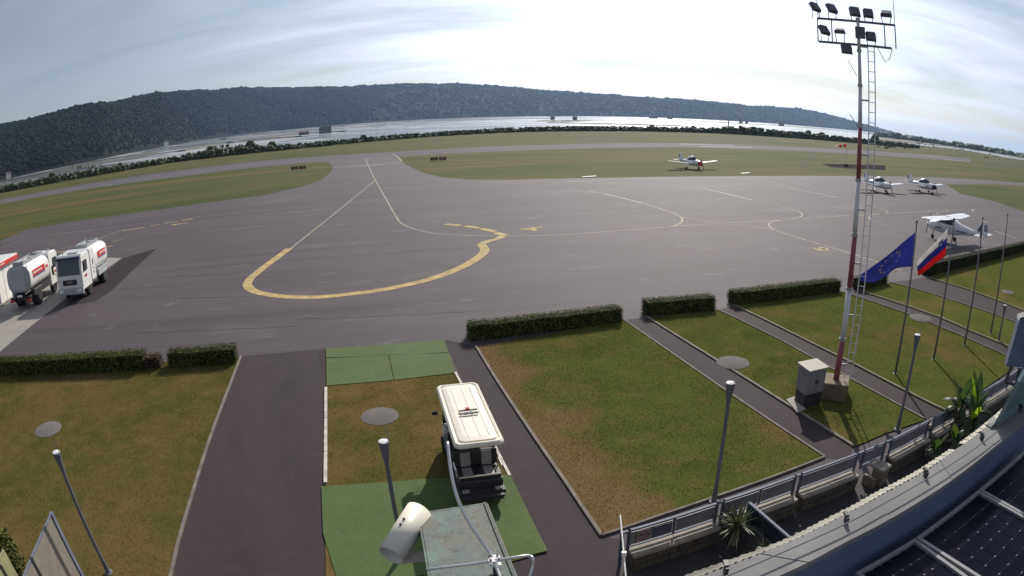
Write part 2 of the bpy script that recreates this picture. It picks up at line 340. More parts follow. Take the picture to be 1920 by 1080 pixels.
shore = PG([(0,352),(160,325),(320,297),(480,279),(640,264),(800,252),(960,243),(1120,240),(1280,241),(1440,248),(1600,262),(1700,270),(1800,280)], 0)
land = [Vector((-900,-250,0)), Vector((-900,300,0)), Vector((-430,262,0))]+shore+[Vector((480,520,0)), Vector((900,760,0)), Vector((1600,900,0)), Vector((1600,-250,0))]
mb = MB(); mb.sheet(land)
top_n = len(land)
low = []
for i, p in enumerate(land):
    c = Vector((0,50,0)); q = p+(p-c).normalized()*6; low.append(Vector((q.x, q.y, -1.5)))
mb.add(land+low, [(i, (i+1) % top_n, top_n+(i+1) % top_n, top_n+i) for i in range(top_n)])
struct('ground', mb, M['field'])

# ---- runway, apron, taxiway
def at_uv(u, v, z=0.0): return U*u+V*v+Z*z
def uv(p): return p.dot(U), p.dot(V)
rn = uv(G(487,313.5))[1]; rn2 = uv(G(1177,277.5))[1]; rf = uv(G(487,301.7))[1]; rf2 = uv(G(1160,268))[1]
vn, vf = (rn+rn2)/2, (rf+rf2)/2
near = spline(PG([(0,382.5),(160,355),(317,333.7),(487,313.5),(640,301),(832,288.5),(1043,280),(1280,276.5),(1480,282.5),(1650,292),(1820,304)]), 4)
far = spline(PG([(0,375),(167,344),(317,321.7),(487,301.7),(640,290.5),(790,281.7),(1043,270.8),(1277,268.5),(1480,275),(1650,284),(1820,297)]), 4)
near = [near[0]-U*220]+near; far = [far[0]-U*220]+far
for q in near+far: q.z = .004
mb = MB(); k = len(near); mb.add(near+far, [(i, i+1, k+i+1, k+i) for i in range(k-1)]); struct('runway', mb, M['runway'])

ap = [(0,453),(50,430),(160,412),(233,402),(333,388),(440,373),(500,365),(567,350),(605,336),(621,322),(624,312),(615,304),(600,301),(720,293),(738,292),(748,300),(760,308),(790,323),(830,333),(880,337),(960,337),(1160,333),(1280,331),(1450,330),(1600,330),(1700,331),(1767,333),(1920,343)]
app = PG(ap, .008)
app = [app[0]-U*80]+app+[app[-1]+U*60]+PG([(1930,349)], .008)+PG([(1850,345),(1775,346),(1800,363),(1863,377),(1920,397)], .008)
app += [app[-1]+U*40+V*-12, at_uv(75, -60, .008), at_uv(-110, -60, .008)]
mb = MB(); mb.sheet(app); struct('apron', mb, M['apron'])
# fuelling pad and newer patch
mb = MB(); mb.sheet(PG([(-60,712),(55,614),(228,484),(205,483),(95,500),(30,512),(-90,560)], .012)); struct('concrete_pad', mb, M['concrete'])
mb = MB(); mb.sheet(PG([(229,485),(293,466),(225,530),(205,548),(178,565),(120,575)], .0125)); struct('asphalt_patch', mb, M['patch'])

# ---- garden strips: asphalt paths, lawns with kerbs
mb = MB(); mb.sheet(PG([(452,668),(612,653),(611,800),(611,905),(604,912),(640,1300),(300,1300),(322,1073),(333,1027),(360,933),(393,827),(433,720)], .014)); struct('service_road', mb, M['path'])
mb = MB(); mb.sheet(PG([(832,637),(893,648),(935,720),(1000,818),(1060,905),(1128,1006),(1160,1010),(1170,1090),(1000,1300),(700,1300),(700,1096),(1027,1033)], .014)); struct('footpath', mb, M['path'])
L3a = [(1168,600),(1250,657),(1350,727),(1450,795),(1545,858)]; L3b = [(1212,595),(1300,650),(1400,712),(1500,775),(1600,838)]
mb = MB(); mb.sheet(PG(L3a+[(1590,862)]+L3b[::-1], .014)); struct('footpath', mb, M['path'])
L4a = [(1345,582),(1387,601),(1465,640),(1540,682),(1600,715),(1683,760),(1733,787)]; L4b = [(1376,573),(1433,600),(1533,650),(1600,683),(1663,716),(1743,757),(1775,772)]
mb = MB(); mb.sheet(PG(L4a+L4b[::-1], .014)); struct('footpath', mb, M['path'])
L5a = [(1578,548),(1625,563),(1697,588),(1758,612),(1808,633),(1873,662),(1900,675)]; L5b = [(1612,546),(1657,560),(1703,575),(1763,596),(1817,620),(1897,653),(1925,665)]
mb = MB(); mb.sheet(PG(L5a+L5b[::-1], .014)); struct('footpath', mb, M['path'])
L6a = [(1668,530),(1733,547),(1773,560),(1850,585),(1913,608),(1990,640)]; L6b = [(1738,520),(1808,541),(1860,560),(1917,582),(1990,610)]
mb = MB(); mb.sheet(PG(L6a+L6b[::-1], .014)); struct('footpath', mb, M['path'])
LZ = .045
def lawn(pts, m='lawn'):
    mb = MB(); mb.sheet(PG(pts, LZ)); struct('lawn', mb, M[m])
rdl = [(452,669),(433,720),(393,827),(360,933),(333,1027),(323,1073),(305,1150)]
A0 = G(452,669)
Ll = PG(rdl, LZ)
mb = MB(); mb.sheet([Vector((*(A0-U*45).xy, LZ))]+Ll+[Vector((Ll[-1].x-2, 1, LZ)), Vector((-45, -8, LZ))]); struct('lawn', mb, M['leftlawn'])
strip_l = [(612,654),(611.5,730),(611.5,800),(611,910),(610,1000),(612,1120)]
strip_r = [(833,637),(853,700),(878,745),(920,825),(960,903),(1000,983),(1027,1033)]
mb = MB(); mb.sheet(PG(strip_l+[(760,1100)]+strip_r[::-1], LZ)); struct('lawn', mb, M['drylawn'])
gl = [(892,650),(935,720),(1000,818),(1060,905),(1128,1006)]
# the large lawn is parched along its left kerb
dm = M['drylawn_edge'] = M['lawn'].copy(); nt = dm.node_tree; b = nt.nodes['Principled BSDF']; src = b.inputs['Base Color'].links[0].from_socket
ge = nt.nodes.new('ShaderNodeNewGeometry'); dp_ = nt.nodes.new('ShaderNodeVectorMath'); dp_.operation = 'DOT_PRODUCT'; dp_.inputs[1].default_value = U; nt.links.new(ge.outputs['Position'], dp_.inputs[0])
nn_ = nt.nodes.new('ShaderNodeTexNoise'); nn_.inputs['Scale'].default_value = .45; nn_.inputs['Detail'].default_value = 6; nt.links.new(ge.outputs['Position'], nn_.inputs[0])
ad = nt.nodes.new('ShaderNodeMath'); ad.operation = 'MULTIPLY_ADD'; ad.inputs[1].default_value = -6.5; nt.links.new(nn_.outputs[0], ad.inputs[0]); nt.links.new(dp_.outputs['Value'], ad.inputs[2])
mr_ = nt.nodes.new('ShaderNodeMapRange'); mr_.inputs['From Min'].default_value = 2.1; mr_.inputs['From Max'].default_value = 3.7; mr_.inputs['To Min'].default_value = .85; mr_.inputs['To Max'].default_value = 0.0; nt.links.new(ad.outputs[0], mr_.inputs[0])
mm_ = nt.nodes.new('ShaderNodeMix'); mm_.data_type = 'RGBA'; nt.links.new(mr_.outputs[0], mm_.inputs[0]); nt.links.new(src, mm_.inputs[6]); mm_.inputs[7].default_value = (0.175,0.112,0.055,1); nt.links.new(mm_.outputs[2], b.inputs['Base Color'])
lawn(gl+[(1240,965),(1340,930),(1440,895),(1545,858)]+L3a[::-1][1:], 'drylawn_edge')
lawn(L3b+[(1660,812),(1733,787)]+L4a[::-1][1:])
lawn(L4b+[(1820,745),(1900,690)]+L5a[::-1])
lawn(L5b+[(1985,655)]+L6a[::-1])
lawn(L6b+[(2050,560),(2050,440),(1920,457)])
def kerb(pts, m='kerb', wd=.09, h=.07):
    P = [G(*p) for p in pts]; mb = MB()
    for a, b_ in zip(P, P[1:]): mb.beam(a+Z*(h/2), b_+Z*(h/2), wd, h)
    struct('kerb', mb, M[m])
kerb(rdl); kerb(gl); kerb(L3a, wd=.07); kerb(L3b, wd=.10); kerb(L4a, wd=.06); kerb(L4b, wd=.09); kerb(L5a, wd=.06); kerb(L5b, wd=.10); kerb(L6a, wd=.08); kerb(L6b, wd=.10)
kerb([(1128,1006),(1240,968),(1340,934),(1545,859)], wd=.06)
for a, b_ in (((611.5,729),(611.5,786)), ((611.5,787),(611.3,850)), ((611.3,851),(611,908))): kerb([a, b_], 'whitekerb', .10, .075)
for a, b_ in (((854,701),(890,768)), ((891,770),(925,834)), ((926,836),(956,895))): kerb([a, b_], 'whitekerb', .08, .075)

# ---- painted markings
MZ = .017
def line(pts, wd, m='taxi', name='taxi_line', z=MZ, sub=6):
    mb = MB(); ribbon(mb, spline(PG(pts, z), sub), wd); struct(name, mb, M[m])
line([(542,466),(522,481),(500,497),(480,513),(467,525),(465,537),(483,548),(533,556),(590,557),(640,553),(723,542),(807,523),(867,500),(900,480),(909,468),(902,458)], .62, 'yellow', 'apron_edge_line')
line([(902,458),(915,452),(930,449),(944,442)], .55, 'yellow', 'apron_edge_line', MZ+.003)
for q in ([(948,441),(928,436)], [(928,434),(902,428.5)], [(898,427.5),(872,423.5)], [(863,422.5),(835,420)]): line(q, .62, 'yellow', 'apron_dash')
line([(704,338),(640,390),(590,430),(545,466)], .17)
line([(685,297),(694,318),(704,338),(722,370),(742,405),(752,418),(770,427),(800,435),(840,440),(930,442.5),(1050,440),(1180,431),(1250,426),(1270,421),(1279,414),(1275,406),(1255,397),(1205,381)], .17)
line([(1205,381),(1166,371),(1128,362.5)], .26, 'whitemark')
line([(1122,361),(1105,359)], .22, 'whitemark')
line([(1265,424),(1300,422),(1341,420),(1375,421),(1412,425),(1450,431)], .16)
line([(1275,406),(1300,411),(1337,416),(1371,417.5),(1409,416),(1469,412),(1497,408),(1504,403),(1497,396),(1480,391),(1459,386),(1422,379)], .16)
line([(1409,375),(1365,364),(1322,354)], .26, 'whitemark'); line([(1318,352.8),(1304,353)], .22, 'whitemark')
line([(1469,412),(1448,416),(1441.6,421),(1448,429),(1469,437),(1525,454),(1592,474),(1645,491),(1692,508)], .18)
line([(1502,398),(1534,402),(1575,404.5),(1640,403)], .15); line([(1502,410),(1544,407),(1600,404),(1664,400.5),(1720,397.5),(1775,395)], .15)
line([(1633,386),(1655,392),(1665,397.5),(1655,401),(1635,403),(1630,407.5),(1637,415),(1667,422.5)], .18)
line([(1480,352.5),(1525,361),(1570,370.5)], .24, 'whitemark')
line([(1775,392),(1776,396),(1760,398),(1757,401),(1765,406)], .14); line([(1780,394),(1822,393.5)], .12); line([(1830,392),(1823,394),(1825,397.5),(1832,398)], .16, 'whitemark')
line([(1865,433),(1905,446)], .2, 'whitemark')
line([(720,352),(800,351),(960,344),(1060,341)], .16); line([(1060,341),(1160,336.5),(1280,333.5),(1450,332.5),(1600,332.5)], .22, 'whitemark')
line([(655,312.2),(690,310),(725,307.5)], .75, 'whitemark', 'hold_bar'); line([(733,307),(760,305.6)], .35, 'whitemark', 'hold_bar'); line([(625,314),(655,312.4)], .3, 'whitemark', 'hold_bar')
line([(679,298),(692,297)], .7, 'whitemark', 'hold_bar')
line([(-5,468),(25,456),(50,447),(100,439),(170,432)], .16)
line([(45,482),(80,477),(120,466),(155,458),(180,450),(205,440),(228,432.5)], .20); line([(228,432.5),(250,429.5),(271,426)], .36, 'yellow')
for a, b_, ww in (((282,423.5),(300,420.5),.28), ((308,419),(333,415),.35), ((340,413.5),(363,410),.4), ((322,422),(337,419.5),.5), ((338,419),(351,417.5),.3), ((178,460),(200,455.5),.26), ((210,452.5),(230,449),.2), ((195,463),(212,461),.25), ((92,475),(136,469.5),.36)): line([a, b_], ww, 'yellow', 'apron_dash')
# letter A and number 10 on the apron
line([(976,430),(1000,427.5),(1018,425.5)], .34, 'yellow', 'letter_mark'); line([(976,430),(992,430.8),(1006,432.5)], .34, 'yellow', 'letter_mark', MZ+.003); line([(999,428),(1003,431.6)], .36, 'yellow', 'letter_mark', MZ+.006)
line([(1524,464.5),(1531,467),(1539,470)], .28, 'yellow', 'number_mark')
line([(1536,465),(1541,464),(1549,465.5),(1552,468),(1547,469.5),(1541,468.5),(1536.5,466.5),(1535.5,465.3)], .2, 'yellow', 'number_mark')
# runway paint
for a, b_ in (((1273,269.8),(1375,272.6)), ((1310,274.4),(1412,277)), ((1722,290.8),(1775,295.2)), ((1768,298.2),(1817,303))): line([a, b_], 1.6, 'whitemark', 'runway_mark')
line([(736,289),(744,293),(754,303)], .4, 'taxi')

# tar-sealed joints between paving lanes
M['tar'] = mat('tar_seal', (0.030,0.026,0.028), .7, var=.3, scale=1.5, spec=.2)
rg = random.Random(21)
for (x0, y0), (x1, y1), ww in (((827,588),(1170,560),.07), ((1040,512),(1330,478),.09), ((300,520),(640,505),.06), ((330,560),(470,556),.06), ((900,402),(1120,392),.10), ((520,430),(680,424),.08), ((1180,500),(1480,500),.06), ((560,600),(870,585),.05), ((250,625),(560,612),.05), ((1100,372),(1300,366),.08), ((640,392),(1000,372),.09), ((760,470),(1000,462),.06), ((1330,395),(1600,380),.09), ((1330,520),(1540,505),.05)):
    a, b_ = G(x0, y0), G(x1, y1); pts_ = [a.lerp(b_, i/24)+V*rg.uniform(-.05,.05)+V*.25*noise.noise(Vector((i*.3, x0, 0))) for i in range(25)]
    for q in pts_: q.z = .0125
    mb = MB(); ribbon(mb, pts_, ww); struct('tar_seam', mb, M['tar'])
# ---- artificial turf mats
def turf(pts, label, z0):
    mb = MB(); mb.prism(PG(pts, z0), .013); return tag(mb.build('turf_mat', M['turf']), label, 'turf mat')
turf([(611,654),(833,637.5),(841,661),(612,671)], 'narrow far strip of green artificial turf laid against the apron', .05)
turf([(612,672.5),(728,666),(738,713),(613,723)], 'left green artificial turf mat beside the wide service road, by the apron', .05)
turf([(729.5,665.8),(841.5,662.3),(854,699),(740,712.8)], 'right green artificial turf mat between narrow far strip and golf cart', .05)
turf([(603,912),(790,899),(957,890),(1027,1033),(760,1083),(700,1096),(640,1108),(606,1000)], 'dark green artificial turf mat under the rear of the golf cart', .05)

# ---- far side: hills, banks, causeways
foot_d = [(-80,640),(-60,660),(-55,690),(-49,700),(-44,780),(-38,1100),(-32.5,1500),(-27,1850),(-22,1950),(-12,2350),(-2.5,2750),(7,2900),(11,2950),(17,3200),(22,3500),(27,3900),(30.5,4150),(31.2,4250)]
sky_el = [(-80,3.4),(-60,3.7),(-55.4,3.79),(-51.7,3.69),(-49.3,3.8),(-45.8,3.87),(-41.8,4.0),(-38,4.24),(-33.6,3.89),(-28.3,3.69),(-24.2,3.27),(-20.2,3.06),(-14.2,3.0),(-9.3,2.84),(-4.5,2.38),(1.3,1.86),(7,1.56),(11.9,1.44),(16.8,1.2),(21.8,1.27),(24.9,.92),(26.9,.58),(29.8,.14),(31.2,-.05)]
def interp(tab, x):
    for (a, fa), (b_, fb) in zip(tab, tab[1:]):
        if x <= b_: return fa+(fb-fa)*max(0, (x-a)/(b_-a))
    return tab[-1][1]
def hill_h(az, t):         # t: 0 foot .. 1 ridge .. 1.5 behind
    d0 = interp(foot_d, az); d1 = d0*1.0+interp([(-80,330),(-38,420),(-10,700),(31,500)], az)
    el = interp(sky_el, az)
    top = max(-.6, 9+math.tan(R(el))*d1)
    d = d0+(d1-d0)*t
    f = math.sin(min(t,1)*math.pi/2)**.85 if t <= 1 else 1-.35*(t-1)**1.2
    x, y = d*math.sin(R(az)), d*math.cos(R(az))
    nz_ = noise.noise(Vector((x/160, y/160, 0)))*.10+noise.noise(Vector((x/60, y/60, 3)))*.04
    z = -.7+(top+.7)*max(0, f*(1+nz_*min(1, 3*(1.0-t)) if t < 1 else f))
    return Vector((x, y, z)), d
mb = MB(); na, nt_ = 300, 26; verts = []
for i in range(na+1):
    az = -80+111.2*i/na
    for j in range(nt_+1): verts.append(hill_h(az, 1.5*j/nt_)[0])
mb.add(verts, [(i*(nt_+1)+j, (i+1)*(nt_+1)+j, (i+1)*(nt_+1)+j+1, i*(nt_+1)+j+1) for i in range(na) for j in range(nt_)])
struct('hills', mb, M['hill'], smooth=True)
# canopy on the hills: tree crowns as faceted tufts
ICO_V = []; _p = (1+5**.5)/2
for a, b_ in ((-1,_p),(1,_p),(-1,-_p),(1,-_p)): ICO_V.append(Vector((a,b_,0)).normalized())
for a, b_ in ((-1,_p),(1,_p),(-1,-_p),(1,-_p)): ICO_V.append(Vector((0,a,b_)).normalized())
for a, b_ in ((_p,-1),(_p,1),(-_p,-1),(-_p,1)): ICO_V.append(Vector((a,0,b_)).normalized())
ICO_F = [(0,11,5),(0,5,1),(0,1,7),(0,7,10),(0,10,11),(1,5,9),(5,11,4),(11,10,2),(10,7,6),(7,1,8),(3,9,4),(3,4,2),(3,2,6),(3,6,8),(3,8,9),(4,9,5),(2,4,11),(6,2,10),(8,6,7),(9,8,1)]
def tuft(vs_, fs, c, rx, rz, rg):
    k = len(vs_); a = rg.random()*6.28; ca, sa = math.cos(a), math.sin(a)
    for v in ICO_V:
        j = rg.uniform(.72, 1.28); x, y, z = v.x*rx*j, v.y*rx*j, v.z*rz*j
        vs_.append((c[0]+ca*x-sa*y, c[1]+sa*x+ca*y, c[2]+z))
    fs += [(p+k, q+k, r_+k) for p, q, r_ in ICO_F]
def raw(name, vs_, fs, m, parent=None):
    me = bpy.data.meshes.new(name); me.from_pydata(vs_, [], fs); me.update(); me.materials.append(m)
    o = bpy.data.objects.new(name, me); COL.objects.link(o)
    if parent: o.parent = parent
    return o
rg = random.Random(3); vs_, fs = [], []
for i in range(30000):
    az = rg.uniform(-74, 31) if rg.random() < .55 else rg.uniform(-74, -18)
    t_ = rg.uniform(.02, 1.06)
    p_, d_ = hill_h(az, t_)
    r_ = rg.uniform(2.0, 3.8)*(d_/1000)**.7*(1.0 if rg.random() < .9 else 1.5)
    if p_.z < .3 and t_ > .2: continue
    tuft(vs_, fs, (p_.x, p_.y, p_.z+r_*.25), r_, r_*.85, rg)
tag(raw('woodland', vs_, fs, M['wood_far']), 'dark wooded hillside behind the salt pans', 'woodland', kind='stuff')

def bank(pts, wd, h, m='bank', name='embankment'):
    P = spline(PG(pts, WZ), 4); mb = MB()
    for i in range(len(P)-1):
        a, b_ = P[i], P[i+1]; d = (b_-a).normalized(); nn = Vector((-d.y, d.x, 0))
        mb.add([a-nn*wd/2, a-nn*wd/4+Z*h, a+nn*wd/4+Z*h, a+nn*wd/2, b_-nn*wd/2, b_-nn*wd/4+Z*h, b_+nn*wd/4+Z*h, b_+nn*wd/2], [(0,1,5,4),(1,2,6,5),(2,3,7,6),(0,3,2,1),(4,5,6,7)])
    struct(name, mb, M[m])
bank([(-20,337),(60,322),(130,307),(200,294),(280,277),(340,268),(420,260)], 26, 1.2)
bank([(-20,346),(80,327),(200,303),(300,285)], 6, .8)
bank([(340,284),(400,272),(480,262),(560,257)], 10, 1.0); bank([(430,268),(520,256),(590,249.5),(640,247)], 12, 1.0); bank([(420,262),(500,252),(600,244),(720,236)], 14, .8)
bank([(640,238),(760,229.5),(880,225),(980,223),(1035,222.5)], 14, 1.0)
bank([(1022,227),(1060,227.5),(1095,227)], 30, 1.2); bank([(1030,230),(1100,231.5),(1200,234),(1290,237)], 7, .7)
bank([(1280,226),(1330,228.5),(1392,232),(1450,235.5),(1530,241),(1600,248),(1650,254)], 9, 1.2)
bank([(1600,243),(1660,249),(1720,258),(1800,270)], 30, 1.2); bank([(1660,257),(1740,266),(1830,277)], 14, .8)
bank([(1180,223.5),(1230,224),(1290,225)], 25, 1.0); bank([(1640,247.2),(1700,253.5),(1800,268),(1920,288.6)], 120, 2.0)

def shrub_band(name, samples, label, m='bush', seed=5, rmin=.45, rmax=1.15):
    rg = random.Random(seed); vs_, fs = [], []
    for p_, hh, depth, nn in samples:
        for _ in range(nn):
            q = Vector((p_.x, p_.y, 0)); dirv = q.normalized(); side = Vector((-dirv.y, dirv.x, 0))
            q = q+dirv*rg.uniform(0, depth)+side*rg.uniform(-3.5, 3.5)
            h2 = hh*rg.uniform(.45, 1.1); r_ = rg.uniform(rmin, rmax)*max(.6, hh/2.2)
            tuft(vs_, fs, (q.x, q.y, max(.2, h2-r_*.6)), r_, r_*.75, rg)
            if h2 > r_*1.6: tuft(vs_, fs, (q.x+rg.uniform(-.6,.6), q.y, r_*.5), r_*1.05, r_*.9, rg)
    return tag(raw(name, vs_, fs, M[m]), label, 'shrubs', kind='stuff')
# hedge-like belt of shrubs along the far side of the runway
belt = [(-30,368,2.8),(0,362,2.7),(60,350.5,2.6),(120,339.5,2.6),(180,329.5,2.6),(240,319,2.3),(320,305.5,2.2),(380,298,3.0),(440,291,3.0),(500,285,2.4),(560,279,2.0),(640,271,1.9),(720,263.5,1.9),(800,257,1.9),(880,252,2.0),(960,248,2.3),(1040,246.5,2.6),(1120,246,2.6),(1200,246.5,2.6),(1280,248,2.8),(1340,250,3.2),(1400,253,5.0),(1460,257,4.2),(1530,262,3.6),(1600,268,3.4),(1660,273,3.0),(1720,278,2.6)]
sam = []
for (x0, y0, h0), (x1, y1, h1) in zip(belt, belt[1:]):
    a, b_ = G(x0, y0), G(x1, y1); L_ = (b_-a).length; k = max(2, int(L_/2.2))
    for i in range(k): f = i/k; sam.append((a.lerp(b_, f), h0+(h1-h0)*f, 9, 9))
shrub_band('shrub_belt', sam, 'dark belt of dense shrubs along the far edge of the airfield')
sam = []
for (x0, y0, h0), (x1, y1, h1) in zip([(1640,250,7),(1700,256,9),(1760,264,7),(1830,275,9),(1920,291,7)], [(1700,256,9),(1760,264,7),(1830,275,9),(1920,291,7),(1990,304,6)]):
    for i in range(60):
        f = rnd.random(); p_ = AT(1150+rnd.uniform(-60,260), x0+(x1-x0)*f, y0+(y1-y0)*f); p_.z = 0; sam.append((p_, (h0+(h1-h0)*f)*rnd.uniform(.5,1.1), 30, 2))
shrub_band('marsh_scrub', sam, 'far strip of dark scrub on the low headland at right', seed=9, rmin=1.5, rmax=3)
sam = []
for x0, y0, x1, y1, kk in ((1655,275,1700,279,16),(1690,268,1760,276,24),(1740,268,1790,276,14),(1790,276,1850,284,14),(1850,284,1920,300,16),(390,278,480,276,30),(130,319,200,310,12)):
    for i in range(kk):
        p_ = G(rnd.uniform(x0,x1), rnd.uniform(y0,y1)); sam.append((p_, rnd.uniform(1,2.2), 12, 2))
shrub_band('marsh_bushes', sam, 'scattered low bushes on the marsh beyond the shrub belt', seed=11)
mb = MB()
for q in ([(1640,262),(1730,270),(1830,281),(1930,300),(1930,293),(1820,276),(1730,264),(1650,256)],): mb.sheet(PG(q, -.25))
struct('marsh', mb, M['bank'])

# far buildings, tower, poles
def shed(name, px, py, dist, wd, dp, hh, roof, label, cat, wallm='farwall'):
    p_ = AT(dist, px, py); p_.z = WZ+.9 if dist > 380 else 0
    t = thing(name, p_, label, cat, rz=math.atan2(p_.y, p_.x)-math.pi/2)
    mb = MB(); mb.box((0,0,hh/2), (wd, dp, hh)); mb.build('wall', M[wallm], t)
    mb = MB()
    if roof: mb.prism([(-wd/2-.3,-dp/2-.3,hh), (wd/2+.3,-dp/2-.3,hh), (wd/2+.3,0,hh+roof), (-wd/2-.3,0,hh+roof)], (0,0,.15)); mb.prism([(-wd/2-.3,0,hh+roof), (wd/2+.3,0,hh+roof), (wd/2+.3,dp/2+.3,hh), (-wd/2-.3,dp/2+.3,hh)], (0,0,.15))
    else: mb.box((0,0,hh+.1), (wd+.3, dp+.3, .2))
    mb.build('roof', M['rooftile'] if roof else M['farwall'], t)
    for k in range(max(1, int(wd/4))):
        mb = MB(); mb.box((-wd/2+(k+.5)*wd/max(1, int(wd/4)), -dp/2-.02, hh*.55), (.9, .06, 1.1)); mb.build('window', M['dark'], t)
    return t
shed('pump_house', 610, 251, 520, 10.5, 8, 6.0, 0, 'flat grey block building standing alone in the salt pans', 'building')
shed('salt_barn', 570, 256, 540, 9, 6, 2.4, 1.2, 'low dark ruin left of the grey block building in the salt pans', 'ruin')
shed('salt_house', 1036, 226, 900, 6, 5, 3.6, 1.6, 'left of the two small ruined houses on the islet below the hill', 'house')
shed('salt_house', 1078, 227, 860, 6, 5, 3.6, 1.6, 'right of the two small ruined houses on the islet below the hill', 'house')
shed('salt_house', 1389, 231.5, 1500, 8, 6, 6, 2.5, 'narrow ruined salt house at left end of the pair on the causeway', 'house')
shed('salt_house', 1400, 232, 1500, 7, 6, 5, 2, 'ruined salt house beside the narrow one on the causeway', 'house')
shed('salt_house', 1465, 236, 1450, 13, 8, 7, 2.5, 'single broad ruined salt house on the causeway, nearest the light mast', 'house')
shed('salt_house', 1225, 224, 1800, 24, 10, 6, 3, 'long dark salt house under the hill, left of the causeway', 'house')
shed('salt_house', 1256, 225, 1800, 16, 10, 7, 3, 'short dark salt house under the hill at the causeway end', 'house')
shed('cottage', 312, 276, 900, 7, 7, 7, 3, 'small pale house at the foot of the wooded hill by the river', 'house', 'white')
shed('cottage', 16, 331, 640, 6, 6, 4, 2, 'small pale house at the left edge under the wooded hill', 'house', 'white')
p_ = G(1366,250); t = thing('beacon_tower', p_, 'small dark tower with mast rising from the shrub belt', 'tower')
mb = MB(); mb.box((0,0,2), (3.2,3.2,4)); mb.build('base', M['farwall'], t); mb = MB(); mb.tube((0,0,4), (0,0,8.5), .4, .3); mb.build('pole', M['farwall'], t); mb = MB(); mb.box((0,0,4.1), (3.6,3.6,.2)); mb.build('roof', M['rooftile'], t)
p_ = G(707,262); t = thing('anemometer_mast', p_, 'thin pale mast standing on the grass beyond the runway', 'mast')
mb = MB(); mb.tube((0,0,0), (0,0,7), .09, .06, 6); mb.build('pole', M['mastgrey'], t); mb = MB(); mb.box((0,0,.4), (1.2,.5,.8)); mb.build('equipment_box', M['white'], t); mb = MB(); mb.beam((-.8,0,6.8), (.8,0,6.8), .06, .06); mb.build('crossarm', M['mastgrey'], t)
# single trees that stand out of the belt
def tree(name, p_, h, r_, label, seed, m='bush'):
    rg = random.Random(seed); t = thing(name, p_, label, 'tree', group='single trees on the shrub belt')
    mb = MB(); mb.sweep([(0,0,0), (.05*h,0,h*.35), (0,.03*h,h*.7)], [.05*h,.035*h,.012*h], 7)
    for k in range(4): a = k*1.6; mb.sweep([(0.02*h,0,h*.4), (math.cos(a)*r_*.6, math.sin(a)*r_*.6, h*.72)], [.02*h,.008*h], 5)
    mb.build('trunk', M['twig'], t)
    vs_, fs = [], []
    for k in range(70):
        a = rg.random()*6.28; q = rg.random()**.5*r_; zc = h*rg.uniform(.38,.98); q *= (1-.6*max(0, (zc/h-.6)/.4))
        tuft(vs_, fs, (math.cos(a)*q, math.sin(a)*q, zc), r_*.27, r_*.24, rg)
    raw('crown', vs_, fs, M[m], t)
for k, (px, py, h, lab) in enumerate(((470,287,6.0,'round tree in the shrub belt left of the grey block building'), (395,296,5.5,'broad bush tree above the shrub belt beside the pale river bank'), (510,284,4.5,'dark tree just left of the open salt pan water'), (682,267.5,3.6,'small tree left of the pale mast beyond the runway'), (1222,247,4.4,'left small tree on the shrub belt in front of bright water'), (1300,249,4.5,'small tree on the shrub belt left of the dark tower'), (1515,261,6.5,'tall tree on the shrub belt right of the dark tower'), (1541,264,6.0,'tree on the shrub belt nearest the light mast'), (1640,272,8.0,'dark tree on the shrub belt just right of the light mast'), (98,345,5.0,'tree on the shrub belt at far left by the river'), (225,322,4.0,'small tree on the belt below the pale river bend'))):
    tree('shrub_tree', G(px, py-2), h*.75, h*.42, lab, k)

# ================================================================== THINGS
# ---- short grass standing on the near lawns (one mass per lawn)
def inside(p_, poly):
    c = False; j = len(poly)-1
    for i in range(len(poly)):
        if (poly[i].y > p_[1]) != (poly[j].y > p_[1]) and p_[0] < (poly[j].x-poly[i].x)*(p_[1]-poly[i].y)/(poly[j].y-poly[i].y)+poly[i].x: c = not c
        j = i
    return c
for k in ('lawn','leftlawn','drylawn','drylawn_edge'): M['blade_'+k] = M[k].copy(); leafy(M['blade_'+k], .55)
def blades(poly, n_, m, seed, label, hh=.026, keep=None):
    rg = random.Random(seed); vs_, fs = [], []
    x0, x1 = min(p_.x for p_ in poly), max(p_.x for p_ in poly); y0, y1 = min(p_.y for p_ in poly), max(p_.y for p_ in poly); k = 0; tries = 0
    while k < n_ and tries < n_*6:
        tries += 1; p_ = (rg.uniform(x0, x1), rg.uniform(y0, y1))
        if not inside(p_, poly) or (keep and not keep(p_)): continue
        dens = .5+noise.noise(Vector((p_[0]*.9, p_[1]*.9, seed)))
        if rg.random() > dens+.35: continue
        k += 1; big = 1.5 if rg.random() < .06 else 1.0
        for q in range(2):
            a = rg.random()*6.28; l_ = hh*rg.uniform(.5,1.1)*big; w_ = .008*big; dx, dy = math.cos(a), math.sin(a); lean = rg.uniform(.2,.9)*l_; b1 = rg.random()*6.28; i0 = len(vs_)
            vs_ += [(p_[0]-dx*w_, p_[1]-dy*w_, LZ), (p_[0]+dx*w_, p_[1]+dy*w_, LZ), (p_[0]+math.cos(b1)*lean, p_[1]+math.sin(b1)*lean, LZ+l_*.8)]; fs.append((i0, i0+1, i0+2))
    tag(raw('grass_blades', vs_, fs, M['blade_'+m]), label, 'grass', kind='stuff')
blades(PG(gl+[(1240,965),(1340,930),(1440,895),(1545,858)]+L3a[::-1][1:]), 45000, 'drylawn_edge', 31, 'short grass of the large lawn right of the golf cart')
blades(PG(strip_l+[(760,1100)]+strip_r[::-1]), 9000, 'drylawn', 32, 'short parched grass of the strip under the golf cart', keep=lambda p_: not (inside(p_, PG([(600,912),(790,899),(957,890),(1032,1036),(700,1110),(600,1110)])) or inside(p_, PG([(605,640),(840,630),(860,700),(606,724)]))))
